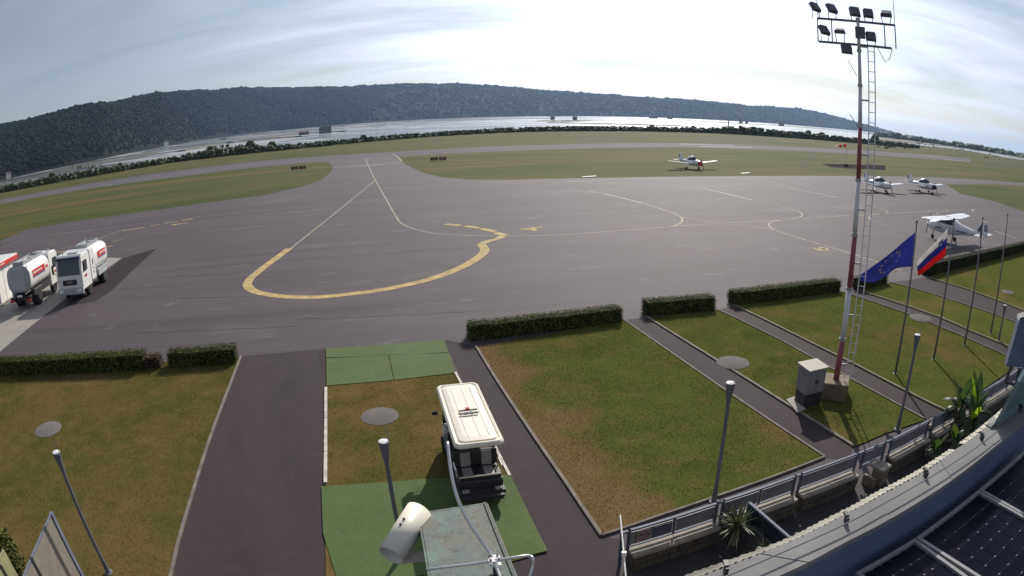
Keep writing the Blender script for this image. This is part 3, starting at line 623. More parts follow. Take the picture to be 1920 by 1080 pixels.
Lp = [Vector((*(A0-U*16).xy, 0))]+PG(rdl)+[Vector((-9.5,4,0)), Vector((-22,8,0))]
blades(Lp, 45000, 'leftlawn', 33, 'short grass of the lawn at the lower left')
blades(PG(L3b+[(1660,812),(1733,787)]+L4a[::-1][1:]), 22000, 'lawn', 34, 'short grass of the narrow lawn around the light mast')
blades(PG(L4b+[(1820,745),(1900,690)]+L5a[::-1]), 26000, 'lawn', 35, 'short grass of the lawn under the flagpoles')
# ---- clipped hedges
def hedge(a, b_, hh, dp, label, m='leaf', seed=1, dens=380):
    """a, b_: front base corners (towards the terminal); the hedge goes back by dp"""
    a, b_ = Vector(a), Vector(b_); L_ = (b_-a).length; d = (b_-a).normalized(); nn = Vector((-d.y, d.x, 0))
    if nn.y < 0: nn = -nn
    t = thing('hedge', a, label, 'hedge', group='clipped hedges along the apron')
    t.rotation_euler.z = math.atan2(d.y, d.x)
    rg = random.Random(seed); mb = MB()
    nx = max(4, int(L_/.3)); rings = []
    for i in range(nx+1):
        x = .05+(L_-.1)*i/nx; w1 = .05*noise.noise(Vector((x*1.3, seed, 0))); h1 = hh-.07+.05*noise.noise(Vector((x*1.1, seed, 5)))
        rings.append([Vector((x, .05+w1, 0)), Vector((x, .06+w1, h1*.6)), Vector((x, .09+w1, h1)), Vector((x, dp-.08, h1)), Vector((x, dp-.05, 0))])
    mb.loft(rings); mb.build('branches', M['twig'], t)
    vs_, fs = [], []
    def leaf(p_, nrm):
        s_ = rg.uniform(.018, .036); a1 = Vector((rg.gauss(0,1), rg.gauss(0,1), rg.gauss(0,1))); n2 = (nrm+a1*.38).normalized()
        x = n2.orthogonal().normalized(); y = n2.cross(x); an = rg.random()*6.28; x, y = x*math.cos(an)+y*math.sin(an), y*math.cos(an)-x*math.sin(an)
        k = len(vs_); vs_.extend([p_-x*s_*1.3, p_+y*s_*.7, p_+x*s_*1.3, p_-y*s_*.7]); fs.append((k, k+1, k+2, k+3))
    area = [(L_*hh, 0), (L_*dp, 1), (L_*hh, 2), (dp*hh, 3), (dp*hh, 4)]
    for ar, kd in area:
        for _ in range(int(ar*dens)):
            x, q = rg.random()*L_, rg.random()
            b1 = .05*noise.noise(Vector((x*1.3, seed, 0)))+rg.uniform(-.02,.015); b2 = .05*noise.noise(Vector((x*1.1, seed, 5)))+rg.uniform(-.02,.015)
            if kd == 0: leaf(Vector((x, b1, q*hh)), Vector((0,-1,.2)))
            elif kd == 1: leaf(Vector((x, q*dp, hh+b2)), Vector((0,0,1)))
            elif kd == 2: leaf(Vector((x, dp+b1, q*hh)), Vector((0,1,.2)))
            elif kd == 3: leaf(Vector((b1, rg.random()*dp, q*hh)), Vector((-1,0,.2)))
            else: leaf(Vector((L_+b1, rg.random()*dp, q*hh)), Vector((1,0,.2)))
    raw('foliage', vs_, fs, M[m], t)
HH = .68
def hedge_px(x0, y0, x1, y1, label, seed, hh=HH, dp=.75, m='leaf'): hedge(G(x0, y0), G(x1, y1), hh, dp, label, m, seed)
h0b = G(272,697)
hedge(h0b-U*14, h0b, .74, .85, 'long clipped hedge at the left edge along the apron', seed=1)
hedge_px(274,694,302,693, 'low brownish hedge stub between the two left hedges', 2, .55, .6, 'redleaf')
hedge_px(317,693,444,684, 'short clipped hedge beside the kerb of the wide service road', 3)
hedge_px(882,641,1168,606, 'long clipped hedge above the large lawn right of the golf cart', 4)
hedge_px(1212,594,1342,583, 'shortest clipped hedge, between the two narrow garden paths', 5)
hedge_px(1377,574,1576,548, 'clipped hedge between the electric cabinet path and the light mast', 6)
hedge_px(1614,546,1664,532, 'small clipped hedge half hidden behind the blue flag', 7)
ra = G(1742,519); rb = G(1925,472); rb = ra+(rb-ra).normalized()*34
hedge(ra, rb, .85, .8, 'clipped hedge at the right edge below the high wing aircraft', seed=8, dens=110)

# ---- wheels shared by vehicles and aircraft
_wheel_cache = {}
def wheel(parent, loc, r_, wd, name='wheel', rim='steel', axis='X'):
    key = (r_, wd, rim)
    if key not in _wheel_cache:
        q = Matrix.Rotation(R(90), 3, 'Y'); n_ = 18
        mb = MB(); mb.lathe([(r_*.62,-wd/2),(r_*.9,-wd/2),(r_,-wd*.35),(r_,wd*.35),(r_*.9,wd/2),(r_*.62,wd/2)], n=n_, ax=q); ty = mb.mesh('tyre', M['black'], True)
        mb = MB(); mb.lathe([(.02,-wd*.42),(r_*.3,-wd*.45),(r_*.34,-wd*.36),(r_*.6,-wd*.38),(r_*.63,-wd*.3),(r_*.63,wd*.3),(r_*.6,wd*.38),(r_*.34,wd*.36),(r_*.3,wd*.45),(.02,wd*.42)], n=n_, ax=q); ri = mb.mesh('rim', M[rim], False)
        _wheel_cache[key] = (ty, ri)
    ty, ri = _wheel_cache[key]
    o = link(name, ty, parent, loc); link('rim', ri, o); return o

# ---- tanker lorries. local: +Y forward, +X right, Z up
def text_bar(mb, x, y0, y1, z0, z1, n_=6, sx=1):
    for k in range(n_):
        a = y0+(y1-y0)*(k+.15)/n_; c = y0+(y1-y0)*(k+.8)/n_
        mb.box((x, (a+c)/2, (z0+z1)/2), (.012, abs(c-a), (z1-z0)*(.8 if k % 2 else 1)))
def tanker(loc, rz, label, tank_len, has_box):
    t = thing('fuel_truck', loc, label, 'fuel truck', rz)
    W_ = 2.3; fr = 3.1; tail = fr-1.75-(.95 if has_box else .05)-tank_len-.25
    mb = MB()
    for s in (-1, 1): mb.box((s*.42, (fr-.6+tail)/2, .86), (.1, fr-.6-tail, .22))
    for y in (fr-2.0, .2, tail+.3): mb.box((0, y, .86), (.8, .12, .16))
    mb.box((0, tail+.12, .75), (2.1, .14, .2)); mb.build('chassis', M['chassis'], t)
    # cab
    cb = MB(); y0 = fr-1.75
    prof = [(y0,.62),(y0,2.72),(y0+.25,2.86),(fr-.42,2.86),(fr-.18,2.70),(fr-.03,1.75),(fr,1.45),(fr,.62)]
    rings = []
    for x, sc_ in ((-W_/2,.985), (-W_/2+.08,1), (W_/2-.08,1), (W_/2,.985)): rings.append([Vector((x, fr-.9+(y-fr+.9)*sc_, 1.6+(z-1.6)*sc_)) for y, z in prof])
    cb.loft(rings); cabo = cb.build('cab', M['truckwhite'], t, bevel=.04)
    g = MB(); g.prism([(-1.0,fr-.03,1.62),(1.0,fr-.03,1.62),(.96,fr-.19,2.58),(-.96,fr-.19,2.58)], (0,.03,.005)); g.build('windscreen', M['glass'], cabo)
    g = MB(); g.box((0, fr-.13, 2.68), (2.05,.28,.14)); g.build('sun_visor', M['navy'], cabo)
    g = MB(); g.box((0, fr+.02, 1.17), (1.25,.05,.34)); gr = g.build('grille', M['dark'], cabo)
    g = MB(); text_bar(g, 0, -.22, .22, -.04, .05, 3); 
    g2 = MB(); 
    for k, x in enumerate((-.16,0,.16)): g2.box((x, fr+.05, 1.2), (.11,.012,.09))
    g2.build('badge', M['steel'], gr)
    g = MB(); g.box((0, fr+.03, .62), (2.28,.22,.42)); g.build('bumper', M['tankend'], cabo, bevel=.03)
    for s in (-1, 1):
        g = MB(); g.box((s*.82, fr+.15, .66), (.36,.05,.2)); g.build('headlight', M['lens'], cabo)
        g = MB(); g.prism([(s*(W_/2+.004),fr-1.15,1.72),(s*(W_/2+.004),fr-.34,1.72),(s*(W_/2+.004),fr-.42,2.4),(s*(W_/2+.004),fr-1.15,2.4)], (s*.015,0,0)); g.build('side_window', M['glass'], cabo)
        g = MB(); g.tube((s*1.15,fr-.15,2.35), (s*1.42,fr-.02,2.35), .025, n=6); g.tube((s*1.15,fr-.15,1.75), (s*1.42,fr-.02,1.8), .02, n=6); g.box((s*1.42,fr-.02,2.08), (.16,.07,.55)); g.build('mirror', M['dark'], cabo)
        g = MB(); text_bar(g, s*(W_/2+.012), fr-.98, fr-.45, 1.33, 1.5, 4); g.build('lettering', M['red'], cabo)
        g = MB(); g.box((s*1.13, fr-.9, .62), (.12,.7,.1)); g.box((s*1.1, fr-1.2, .45), (.2,.5,.06)); g.build('step', M['dark'], cabo)
    g = MB(); g.box((-.2, fr-.9, 2.90), (.9,.5,.06)); g.tube((.75,fr-.9,2.86), (.75,fr-.9,3.05), .07, .05); g.build('beacon_bar', M['tankend'], cabo)
    y1 = y0-.05
    if has_box:
        g = MB(); g.box((0, y1-.45, 1.82), (2.36,.9,2.02)); bxo = g.build('pump_cabinet', M['truckwhite'], t, bevel=.04)
        for s in (-1, 1):
            g = MB(); g.box((s*1.19,y1-.45,1.95), (.012,.14,.34)); g.box((s*1.19,y1-.45,1.55), (.012,.3,.05)); g.box((s*1.19,y1-.45,1.28), (.012,.13,.13)); g.build('decal', M['dark'], bxo)
        y1 -= .95
    # elliptical tank
    ty0, ty1 = y1-tank_len, y1-.02; zc, a_, c_ = 1.98, 1.16, .86; n_ = 28; rings = []
    for y, s in ((ty0-.10,.80),(ty0-.05,.95),(ty0,1),(ty1,1),(ty1+.03,.95)):
        rg_ = []
        for k in range(n_):
            th = 2*math.pi*k/n_; ct, st = math.cos(th), math.sin(th); e = .62
            rg_.append(Vector((a_*s*math.copysign(abs(ct)**e, ct), y, zc+c_*s*math.copysign(abs(st)**e, st))))
        rings.append(rg_)
    g = MB(); g.loft(rings[2:4], caps=False); tk = g.build('tank', M['truckwhite'], t, smooth=True)
    g = MB(); g.loft(rings[:3], caps=True); g.build('tank_end', M['tankend'], tk, smooth=False)
    g = MB(); g.loft(rings[3:], caps=True); g.build('tank_front', M['truckwhite'], tk)
    rim_ = [[p_+Vector((0,-.02+.05*i,0)) if True else p_ for p_ in [Vector((zc*0+v.x*1.015, v.y, zc+(v.z-zc)*1.015)) for v in rings[2]]] for i in range(2)]
    g = MB(); g.loft(rim_, caps=False); g.build('rim_band', M['tankend'], tk)
    for s in (-1, 1):
        xs = s*(a_+.006)
        g = MB(); g.box((s*a_*1.0, (ty0+ty1)/2-.15, 2.16), (.03, tank_len*.62, .40)); st_ = g.build('red_stripe', M['red'], tk)
        g = MB(); text_bar(g, s*(a_+.022), ty0+tank_len*.16, ty0+tank_len*.62, 2.1, 2.24, 7); g.build('lettering', M['white'], st_)
        g = MB(); g.box((s*a_*1.0, (ty0+ty1)/2-.15, 1.91), (.03, tank_len*.62, .07)); g.build('blue_stripe', M['blue'], tk)
        if not has_box:
            g = MB(); text_bar(g, s*(a_+.016), ty1-.62, ty1-.2, 2.02, 2.2, 3); g.build('lettering', M['red'], tk)
        g = MB(); g.box((s*1.0, ty0+tank_len*.45, .98), (.3, tank_len*.7, .42)); g.build('side_locker', M['tankend'] if s < 0 else M['chassis'], t)
        g = MB(); g.box((s*.86, ty0+tank_len*.33, 1.14), (.62, 1.2, .05)); g.build('mudguard', M['steel'], t)
        g = MB(); g.box((s*.85, tail-.02, .66), (.4,.06,.16)); g.build('tail_light', M['red'], t)
    g = MB()
    for s in (-1, 1): g.beam((s*.52,ty0+.2,2.94), (s*.52,ty1-.1,2.94), .05, .22)
    g.beam((-.52,ty0+.2,2.94), (.52,ty0+.2,2.94), .05, .22); g.beam((-.52,ty1-.1,2.94), (.52,ty1-.1,2.94), .05, .22); g.build('walkway_coaming', M['steel'], tk)
    g = MB(); g.box((0,(ty0+ty1)/2,2.86), (.95,tank_len*.8,.05)); g.build('walkway', M['tankend'], tk)
    for k in range(2): g = MB(); g.tube((0,ty0+tank_len*(.3+.4*k),2.87), (0,ty0+tank_len*(.3+.4*k),2.99), .27, .24, 14); g.build('manhole_lid', M['tankend'], tk)
    for y, dual in ((fr-1.25, 0), (ty0+tank_len*.33, 1)):
        for s in (-1, 1):
            wheel(t, (s*1.0, y, .48), .48, .28)
            if dual: wheel(t, (s*.68, y, .48), .48, .28)
    g = MB(); g.box((0,tail-.02,.95), (.5,.04,.14)); g.build('number_plate', M['white'], t)
    g = MB(); g.sweep([(.4,tail,1.05),(.55,tail-.15,.8),(.7,tail,.6)], .05, 6); g.build('hose', M['black'], t); g = MB(); g.sweep([(-.5,tail,1.05),(-.5,tail-.12,.8),(-.45,tail,.55)], .05, 6); g.build('hose', M['black'], t)
    g = MB()
    for s in (-1, 1): g.beam((.85+s*.16,ty0-.14,1.2), (.85+s*.16,ty0-.10,2.9), .03, .03)
    for k in range(5): g.beam((.69,ty0-.13,1.35+k*.33), (1.01,ty0-.13,1.35+k*.33), .025, .025)
    g.build('ladder', M['steel'], t)
    return t
f1c = (G(115,564)+G(157,566))/2
hd = -V
rz1 = math.atan2(hd.y, hd.x)-math.pi/2
tanker(f1c-hd*3.25, rz1, 'white fuel truck facing the terminal with dark windscreen and blue visor', 2.7, True)
f2c = (G(18,585)+G(68,580))/2; hd2 = V
tl = 3.1-1.75-.05-3.4-.25
tanker(f2c-hd2*(tl), math.atan2(hd2.y, hd2.x)-math.pi/2, 'white fuel truck seen from behind with grey tank end beside the kiosk', 3.4, False)

# ---- fuel kiosk with red fascia at the left edge
kq = G(38,548); t = thing('fuel_kiosk', kq, 'white kiosk with a red fascia at the left edge beside the trucks', 'kiosk', rz=UA)
mb = MB(); mb.box((-1.55,-1.75,1.25), (2.9,3.3,2.4)); wl_ = mb.build('wall', M['truckwhite'], t)
for k in range(3): mb = MB(); mb.box((-.08,-.62-k*1.1,1.25), (.06,1.0,2.3)); mb.build('wall_panel', M['white'], t)
for k in range(2): mb = MB(); mb.box((-.75-k*1.4,-3.42,1.25), (1.3,.06,2.3)); mb.build('wall_panel', M['planegrey'], t)  # front panels coloured grey-blue to stand for the kiosk's shaded side
mb = MB(); mb.box((-1.55,-1.75,2.86), (3.4,3.9,.10)); mb.build('roof', M['white'], t)
mb = MB(); mb.box((.16,-1.75,2.66), (.07,3.9,.30)); mb.box((-1.55,-3.72,2.66), (3.4,.07,.30)); mb.box((-1.55,.22,2.66), (3.4,.07,.30)); fa = mb.build('fascia', M['red'], t)
mb = MB(); text_bar(mb, .20, -3.2, -2.2, 2.62, 2.72, 5); mb.build('lettering', M['white'], fa)
mb = MB(); mb.box((-1.55,-1.75,.05), (3.6,4.1,.09)); mb.build('plinth', M['concrete'], t)

# ---- light aircraft. local: +Y nose, +X right wing, Z up
def ring_e(y, zc, a, c, n_=14, e=.8):
    return [Vector((a*math.copysign(abs(math.cos(2*math.pi*k/n_))**e, math.cos(2*math.pi*k/n_)), y, zc+c*math.copysign(abs(math.sin(2*math.pi*k/n_))**e, math.sin(2*math.pi*k/n_)))) for k in range(n_)]
def wing(mb, pts):      # sections: (x, y_le, chord, z, thick)
    rings = []
    for x, yl, ch, z, th in pts: rings.append([Vector((x,yl,z)), Vector((x,yl-ch*.12,z+th*.55)), Vector((x,yl-ch*.4,z+th*.6)), Vector((x,yl-ch,z)), Vector((x,yl-ch*.4,z-th*.35)), Vector((x,yl-ch*.12,z-th*.4))])
    mb.loft(rings)
def aircraft(loc, rz, label, high, nose='red', span=10.4, stripe='planegrey', prop_ang=70):
    t = thing('light_aircraft', loc, label, 'aircraft', rz, 'light aircraft parked round the apron')
    h2 = span/2; zc = 1.25
    f = MB()
    if high: secs = [(2.35,1.22,.16,.18),(2.2,1.22,.40,.36),(1.6,1.24,.50,.48),(1.0,1.32,.55,.62),(.2,1.42,.56,.75),(-.7,1.42,.50,.70),(-1.3,1.36,.40,.50),(-2.6,1.34,.24,.28),(-4.2,1.36,.09,.14)]
    else: secs = [(2.6,1.15,.16,.18),(2.45,1.15,.36,.34),(1.8,1.16,.48,.46),(1.0,1.16,.56,.54),(0,1.16,.58,.56),(-1.0,1.18,.50,.50),(-2.4,1.22,.30,.32),(-4.2,1.28,.10,.16)]
    f.loft([ring_e(*s) for s in secs]); fu = f.build('fuselage', M['planewhite'], t, smooth=True)
    ny = secs[0][0]
    f = MB(); f.loft([ring_e(ny+.02,secs[0][1],.17,.17), ring_e(ny+.18,secs[0][1],.13,.13), ring_e(ny+.34,secs[0][1],.02,.02)]); sp = f.build('spinner', M[nose], fu, smooth=True)
    f = MB(); a = R(prop_ang); d = Vector((math.cos(a),0,math.sin(a))); f.beam(Vector((0,ny+.14,secs[0][1]))-d*.92, Vector((0,ny+.14,secs[0][1]))+d*.92, .13, .03, (0,1,.4)); f.build('propeller', M['dark'], fu)
    if nose != 'planewhite':
        f = MB(); f.loft([ring_e(ny+.015,secs[0][1],.17,.19), ring_e(secs[1][0],secs[1][1],secs[1][2]*1.012,secs[1][3]*1.012), ring_e(secs[1][0]-.35,(secs[1][1]+secs[2][1])/2,secs[2][2]*.94,secs[2][3]*.94)], caps=False); f.build('nose_cowl', M[nose], fu, smooth=True)
    for s in (-1, 1): f = MB(); f.beam((s*.575,1.3,1.16), (s*.34,-2.2,1.24), .02, .13); f.build('side_stripe', M[stripe], fu)
    zw = 2.12 if high else .92; yw = 1.0 if high else .75; ch = 1.6
    for s in (-1, 1):
        f = MB(); wing(f, [(s*.35,yw,ch,zw,.2),(s*h2*.55,yw,ch,zw+(.06 if high else .28),.19),(s*h2*.96,yw-.15,ch*.72,zw+(.12 if high else .5),.13),(s*h2,yw-.35,ch*.42,zw+(.12 if high else .52),.06)]); wg = f.build('wing', M['planewhite'], t, smooth=False)
        f = MB(); f.box((s*h2*.96,yw-.5,zw+(.12 if high else .5)), (.12,.5,.08)); f.build('wing_tip_light', M['red' if s < 0 else 'dark'], wg)
        if high: f = MB(); f.beam((s*.5,.35,.95), (s*h2*.5,.45,zw+.03), .09, .04); f.build('strut', M['planewhite'], t)
    f = MB(); wing(f, [(-1.6,-3.55,.75,1.36,.08),(0,-3.3,1.0,1.36,.12),(1.6,-3.55,.75,1.36,.08)]); f.build('tailplane', M['planewhite'], t)
    f = MB(); f.prism([(-.04,-2.9,1.45),(-.04,-3.75,2.55),(-.04,-4.35,2.55),(-.04,-4.45,1.3),(-.04,-3.6,1.3)], (.08,0,0)); fin = f.build('fin', M['planewhite'], t)
    f = MB(); f.prism([(-.05,-4.0,2.3),(-.05,-4.32,2.3),(-.05,-4.40,1.7),(-.05,-3.98,1.7)], (.10,0,0)); f.build('rudder_band', M[stripe], fin)
    if high:
        f = MB(); f.box((0,.15,2.06), (1.02,1.3,.06)); 
        f = MB(); f.loft([ring_e(1.02,1.56,.50,.30), ring_e(.62,1.78,.545,.345), ring_e(.1,1.80,.575,.36), ring_e(-.75,1.76,.505,.33)], caps=True); f.build('cabin_window', M['glass'], fu, smooth=True)
        f = MB(); f.box((0,.2,2.14), (1.12,1.6,.10)); f.build('wing_root', M['planewhite'], t)
    else:
        f = MB(); f.loft([ring_e(1.15,1.5,.30,.12), ring_e(.55,1.72,.48,.42), ring_e(-.2,1.76,.52,.46), ring_e(-.9,1.68,.44,.36), ring_e(-1.6,1.52,.24,.12)]); cn = f.build('canopy', M['glass'], fu, smooth=True)
        f = MB(); f.loft([ring_e(.30,1.80,.46,.44), ring_e(-.2,1.86,.46,.42), ring_e(-.9,1.78,.38,.34), ring_e(-1.7,1.55,.22,.14)]); f.build('cabin_roof', M['planewhite'], fu, smooth=True)
    for s in (-1, 1):
        f = MB(); f.beam((s*.4,-.05,.85), (s*1.25,-.1,.28), .10, .04); lg = f.build('gear_leg', M['planewhite'], t); wheel(t, (s*1.28,-.1,.2), .2, .14, 'main_wheel')
    f = MB(); f.beam((0,1.75,.9), (0,1.85,.22), .07, .07); f.build('gear_leg', M['steel'], t); wheel(t, (0,1.85,.18), .18, .12, 'nose_wheel')
    return t
def by_wing(pl, pr, z):
    a, b_ = G(*pl, z), G(*pr, z); return (a+b_)/2, math.atan2((b_-a).y, (b_-a).x)
aircraft(Vector((22.3,105.6,0)), R(203), 'white low wing aircraft with red nose standing on the far grass', False, 'red', 10.2)
aircraft(Vector((47.0,82.2,0)), R(190), 'white low wing aircraft parked just right of the light mast', False, 'planewhite', 9.8)
aircraft(Vector((58.6,86.2,0)), R(195), 'white low wing aircraft parked farthest right on the apron corner', False, 'dark', 9.8)
aircraft(Vector((34.2,45.4,0)), R(25), 'white high wing aircraft seen from behind above the right hedge', True, 'planewhite', 8.6)

# ---- windsock, taxiway signs
b0 = G(1586,312); t = thing('windsock', b0, 'red and white windsock on a pole beside a dark pad in the grass', 'windsock')
mb = MB(); mb.tube((0,0,0), (0,0,5.2), .09, .06, 8); mb.build('pole', M['mastgrey'], t); mb = MB(); mb.box((0,0,.3), (.8,.8,.6)); mb.build('base', M['dark'], t)
for k in range(4):
    mb = MB(); x0, x1 = -.3-k*.62, -.3-(k+1)*.62; mb.tube((x0,0,4.95-.1*k), (x1,0,4.95-.1*(k+1)), .45-.05*k, .45-.05*(k+1), 12, caps=False); mb.build('sock_band', M['orange' if k % 2 == 0 else 'flagwhite'], t, smooth=True)
mb = MB(); mb.sheet(PG([(1540,307),(1660,310),(1660,319),(1620,317),(1560,313.5)], .016)); struct('dark_pad', mb, M['patch'])
def taxi_sign(px, py, label):
    b0 = G(px, py); t = thing('taxiway_sign', b0, label, 'sign', rz=UA-.1, group='taxiway guidance signs')
    for s in (-1, 1):
        mb = MB(); mb.box((s*.85,0,.5), (1.5,.16,.62)); bd = mb.build('board', M['sign'] if s > 0 else M['dark'], t)
        mb = MB(); mb.box((s*.85-.25,-.09,.5), (.16,.02,.36)); mb.box((s*.85+.05,-.09,.5), (.2,.02,.36)); mb.box((s*.85+.34,-.09,.5), (.12,.02,.36)); mb.build('lettering', M['whitemark' if s > 0 else 'yellow'], bd)
        for q in (-.5, .5): mb = MB(); mb.tube((s*.85+q,0,0), (s*.85+q,0,.22), .04, n=6); mb.build('leg', M['steel'], t)
taxi_sign(560,319, 'low dark red taxiway sign on the left grass island'); taxi_sign(822,302, 'low dark red taxiway sign on the right grass near the taxiway')
for px, py, lb in ((1105,332,'left'), (1398,325.5,'right')):
    b0 = G(px, py); t = thing('ground_marker', b0, 'small flat white marker board lying on the grass at %s of the parked aircraft' % lb, 'marker', rz=UA+.3)
    mb = MB(); mb.box((0,0,.08), (2.6,.5,.05)); mb.build('board', M['white'], t)
    for s in (-1, 1): mb = MB(); mb.box((s*1.0,0,.03), (.06,.4,.06)); mb.build('foot', M['steel'], t)

# ---- electric passenger cart
ca_ = [G(822,727,1.85), G(890,720,1.85), G(945,832,1.85), G(855,842,1.85)]
cc = sum(ca_, Vector())/4; chd = ((ca_[0]-ca_[3])+(ca_[1]-ca_[2])).normalized()
t = thing('golf_cart', (cc.x, cc.y, .075), 'long electric golf cart with cream roof parked on the turf mat', 'golf cart', math.atan2(chd.y, chd.x)-math.pi/2)
RL, RW = 3.42, 1.14
mb = MB()
def rr_ring(z, w_, l_, r_=.14):
    out = []
    for cx, cy, a0 in ((w_/2-r_,l_/2-r_,0),(-w_/2+r_,l_/2-r_,90),(-w_/2+r_,-l_/2+r_,180),(w_/2-r_,-l_/2+r_,270)):
        for k in range(5): a = R(a0+k*22.5); out.append(Vector((cx+r_*math.cos(a), cy+r_*math.sin(a), z)))
    return out
mb.loft([rr_ring(1.74,RW-.04,RL-.04), rr_ring(1.77,RW+.02,RL+.02), rr_ring(1.82,RW,RL), rr_ring(1.86,RW-.08,RL-.08), rr_ring(1.855,RW-.16,RL-.16), rr_ring(1.83,RW-.18,RL-.18), rr_ring(1.83,RW-.24,RL-.24), rr_ring(1.865,RW-.28,RL-.3), rr_ring(1.885,RW-.5,RL-.6)]); rf_ = mb.build('roof', M['cream'], t)
for x in (-.2,.08,.3): mb = MB(); mb.box((x,-.05,1.888), (.035,RL-.75,.012)); mb.build('roof_rib', M['cream'], rf_)
mb = MB(); mb.beam((-.22,-.12,1.93), (.24,-.12,1.93), .04, .03); mb.beam((-.22,-.30,1.93), (.24,-.30,1.93), .04, .03); lb_ = mb.build('roof_rack_bar', M['greypost'], rf_)
mb = MB(); mb.box((0,-.1,1.96), (.1,.08,.05)); mb.build('beacon', M['red'], lb_)
mb = MB(); mb.box((0,-.05,.36), (1.12,3.1,.12)); mb.box((0,-1.5,.34), (1.0,.5,.06)); mb.build('floor', M['dark'], t)
mb = MB(); mb.loft([[Vector((-.52,1.05,.42)),Vector((.52,1.05,.42)),Vector((.52,1.05,.98)),Vector((-.52,1.05,.98))],[Vector((-.54,1.3,.38)),Vector((.54,1.3,.38)),Vector((.54,1.3,.92)),Vector((-.54,1.3,.92))],[Vector((-.46,1.68,.40)),Vector((.46,1.68,.40)),Vector((.46,1.68,.62)),Vector((-.46,1.68,.62))]]); mb.build('front_body', M['white'], t, bevel=.04)
mb = MB(); mb.box((0,-.95,.5), (1.1,.9,.26)); mb.build('rear_body', M['dark'], t, bevel=.03)
for k, (y, f_) in enumerate(((.42,1),(-.42,1),(-1.12,-1))):
    st_ = MB(); st_.box((0,y,.66), (1.06,.46,.14)); so_ = st_.build('seat_bench', M['seat'], t, bevel=.03)
    bk = MB(); bk.box((0,y-f_*.27,.98), (1.06,.1,.44)); bo = bk.build('backrest', M['seat'], t, bevel=.03)
    for s in (-1, 1):
        q = MB(); q.box((s*.26,y-f_*.27-(.055 if f_ > 0 else -.055),.98), (.24,.02,.40)); q.box((s*.26,y-f_*.27+(.055 if f_ > 0 else -.055),.98), (.24,.02,.40)); q.build('grey_inset', M['seatgrey'], bo)
        q = MB(); q.box((s*.26,y,.735), (.24,.40,.015)); q.build('grey_inset', M['seatgrey'], so_)
        q = MB(); q.sweep([(s*.55,y-f_*.22,.75),(s*.55,y-f_*.2,.93),(s*.55,y+f_*.18,.93),(s*.55,y+f_*.2,.75)], .02, 6); q.build('armrest', M['alu' if k == 2 else 'dark'], t)
q = MB(); q.sweep([(-.5,-1.42,.72),(-.5,-1.44,.80),(.5,-1.44,.80),(.5,-1.42,.72)], .022, 6); q.build('grab_rail', M['alu'], t)
q = MB(); q.box((0,-1.62,.28), (.95,.3,.05)); q.build('rear_footboard', M['dark'], t)
for s in (-1, 1): q = MB(); q.box((s*.4,-1.55,.42), (.16,.08,.12)); q.build('tail_light', M['seatgrey'], t)
for s in (-1, 1):
    for y, zt in ((1.05,.95),(-.72,.7)):
        q = MB(); q.tube((s*.52,y,zt), (s*.52,y-(.25 if y > 0 else 0),1.76), .02, n=6); q.build('roof_post', M['dark'], t)
    q = MB(); q.tube((s*.5,1.1,1.2), (s*.68,1.12,1.3), .012, n=5); q.box((s*.72,1.12,1.3), (.15,.04,.1)); q.build('mirror', M['dark'], t)
    for y in (1.25,-.95): wheel(t, (s*.5,y,.24), .24, .2, 'wheel', 'alu')
q = MB(); q.prism([(-.5,1.08,.98),(.5,1.08,.98),(.48,.86,1.72),(-.48,.86,1.72)], (0,.01,0)); q.build('windscreen', M['glass'], t)
q = MB(); 
ringp = [Vector((-.26+.18*math.cos(a*math.pi/8), .86+.1*math.sin(a*math.pi/8), 1.0+.15*math.sin(a*math.pi/8))) for a in range(17)]; q.sweep(ringp, .016, 6, caps=False); q.tube((-.26,1.05,.75), (-.26,.86,1.0), .02, n=6); q.build('steering_wheel', M['black'], t)

# ---- garden lamps: uplighter post with a reflector disc above
def lamp(bx, by, head, disc, label, zb=0.0):
    b0 = G(bx, by); hz = UP(b0, *head) if head else 3.31; dz = UP(b0, *disc) if disc else hz+.55
    dz = min(max(dz, hz+.35), hz+1.1)
    t = thing('garden_lamp', b0, label, 'lamp', group='garden lamps with reflector discs')
    mb = MB(); mb.tube((0,0,.0), (0,0,.45), .075, .06, 12); mb.tube((0,0,.45), (0,0,hz-.55), .05, .045, 12); mb.build('post', M['greypost'], t, smooth=False)
    mb = MB(); mb.lathe([(.045,hz-.55),(.06,hz-.4),(.105,hz-.06),(.115,hz)], n=16); hd_ = mb.build('lamp_head', M['greypost'], t)
    mb = MB(); mb.lathe([(.104,hz+.001),(.10,hz+.015),(.03,hz+.03)], n=16); mb.build('lens', M['lens'], hd_)
    mb = MB()
    mb.tube((.10,.03,hz-.1), (.07,.02,dz), .010, n=5); mb.build('rod', M['steel'], t)
    mb = MB(); mb.lathe([(.02,dz-.03),(.33,dz-.012),(.375,dz),(.375,dz+.012),(.2,dz+.035),(.02,dz+.045)], n=32); mb.build('reflector_disc', M['disc'], t, smooth=False)
    mb = MB(); mb.lathe([(.13,.0),(.13,.06),(.08,.075)], n=12); mb.build('base_plate', M['greypost'], t)
lamp(205,1076,(106,848),(92,805), 'garden lamp leaning over the left lawn in the picture, beside the board screen')
lamp(757,1040,(720,828),(711,781), 'garden lamp on the strip left of the golf cart')
lamp(1338,943,(1366,718),(1370,680), 'garden lamp in front of the large lawn at the railing')
lamp(1682,807,(1721,628),(1729,597), 'garden lamp below the blue flag on the narrow lawn')
lamp(1872,640,(1887,573),(1890,548), 'farthest right garden lamp near the right hedge')

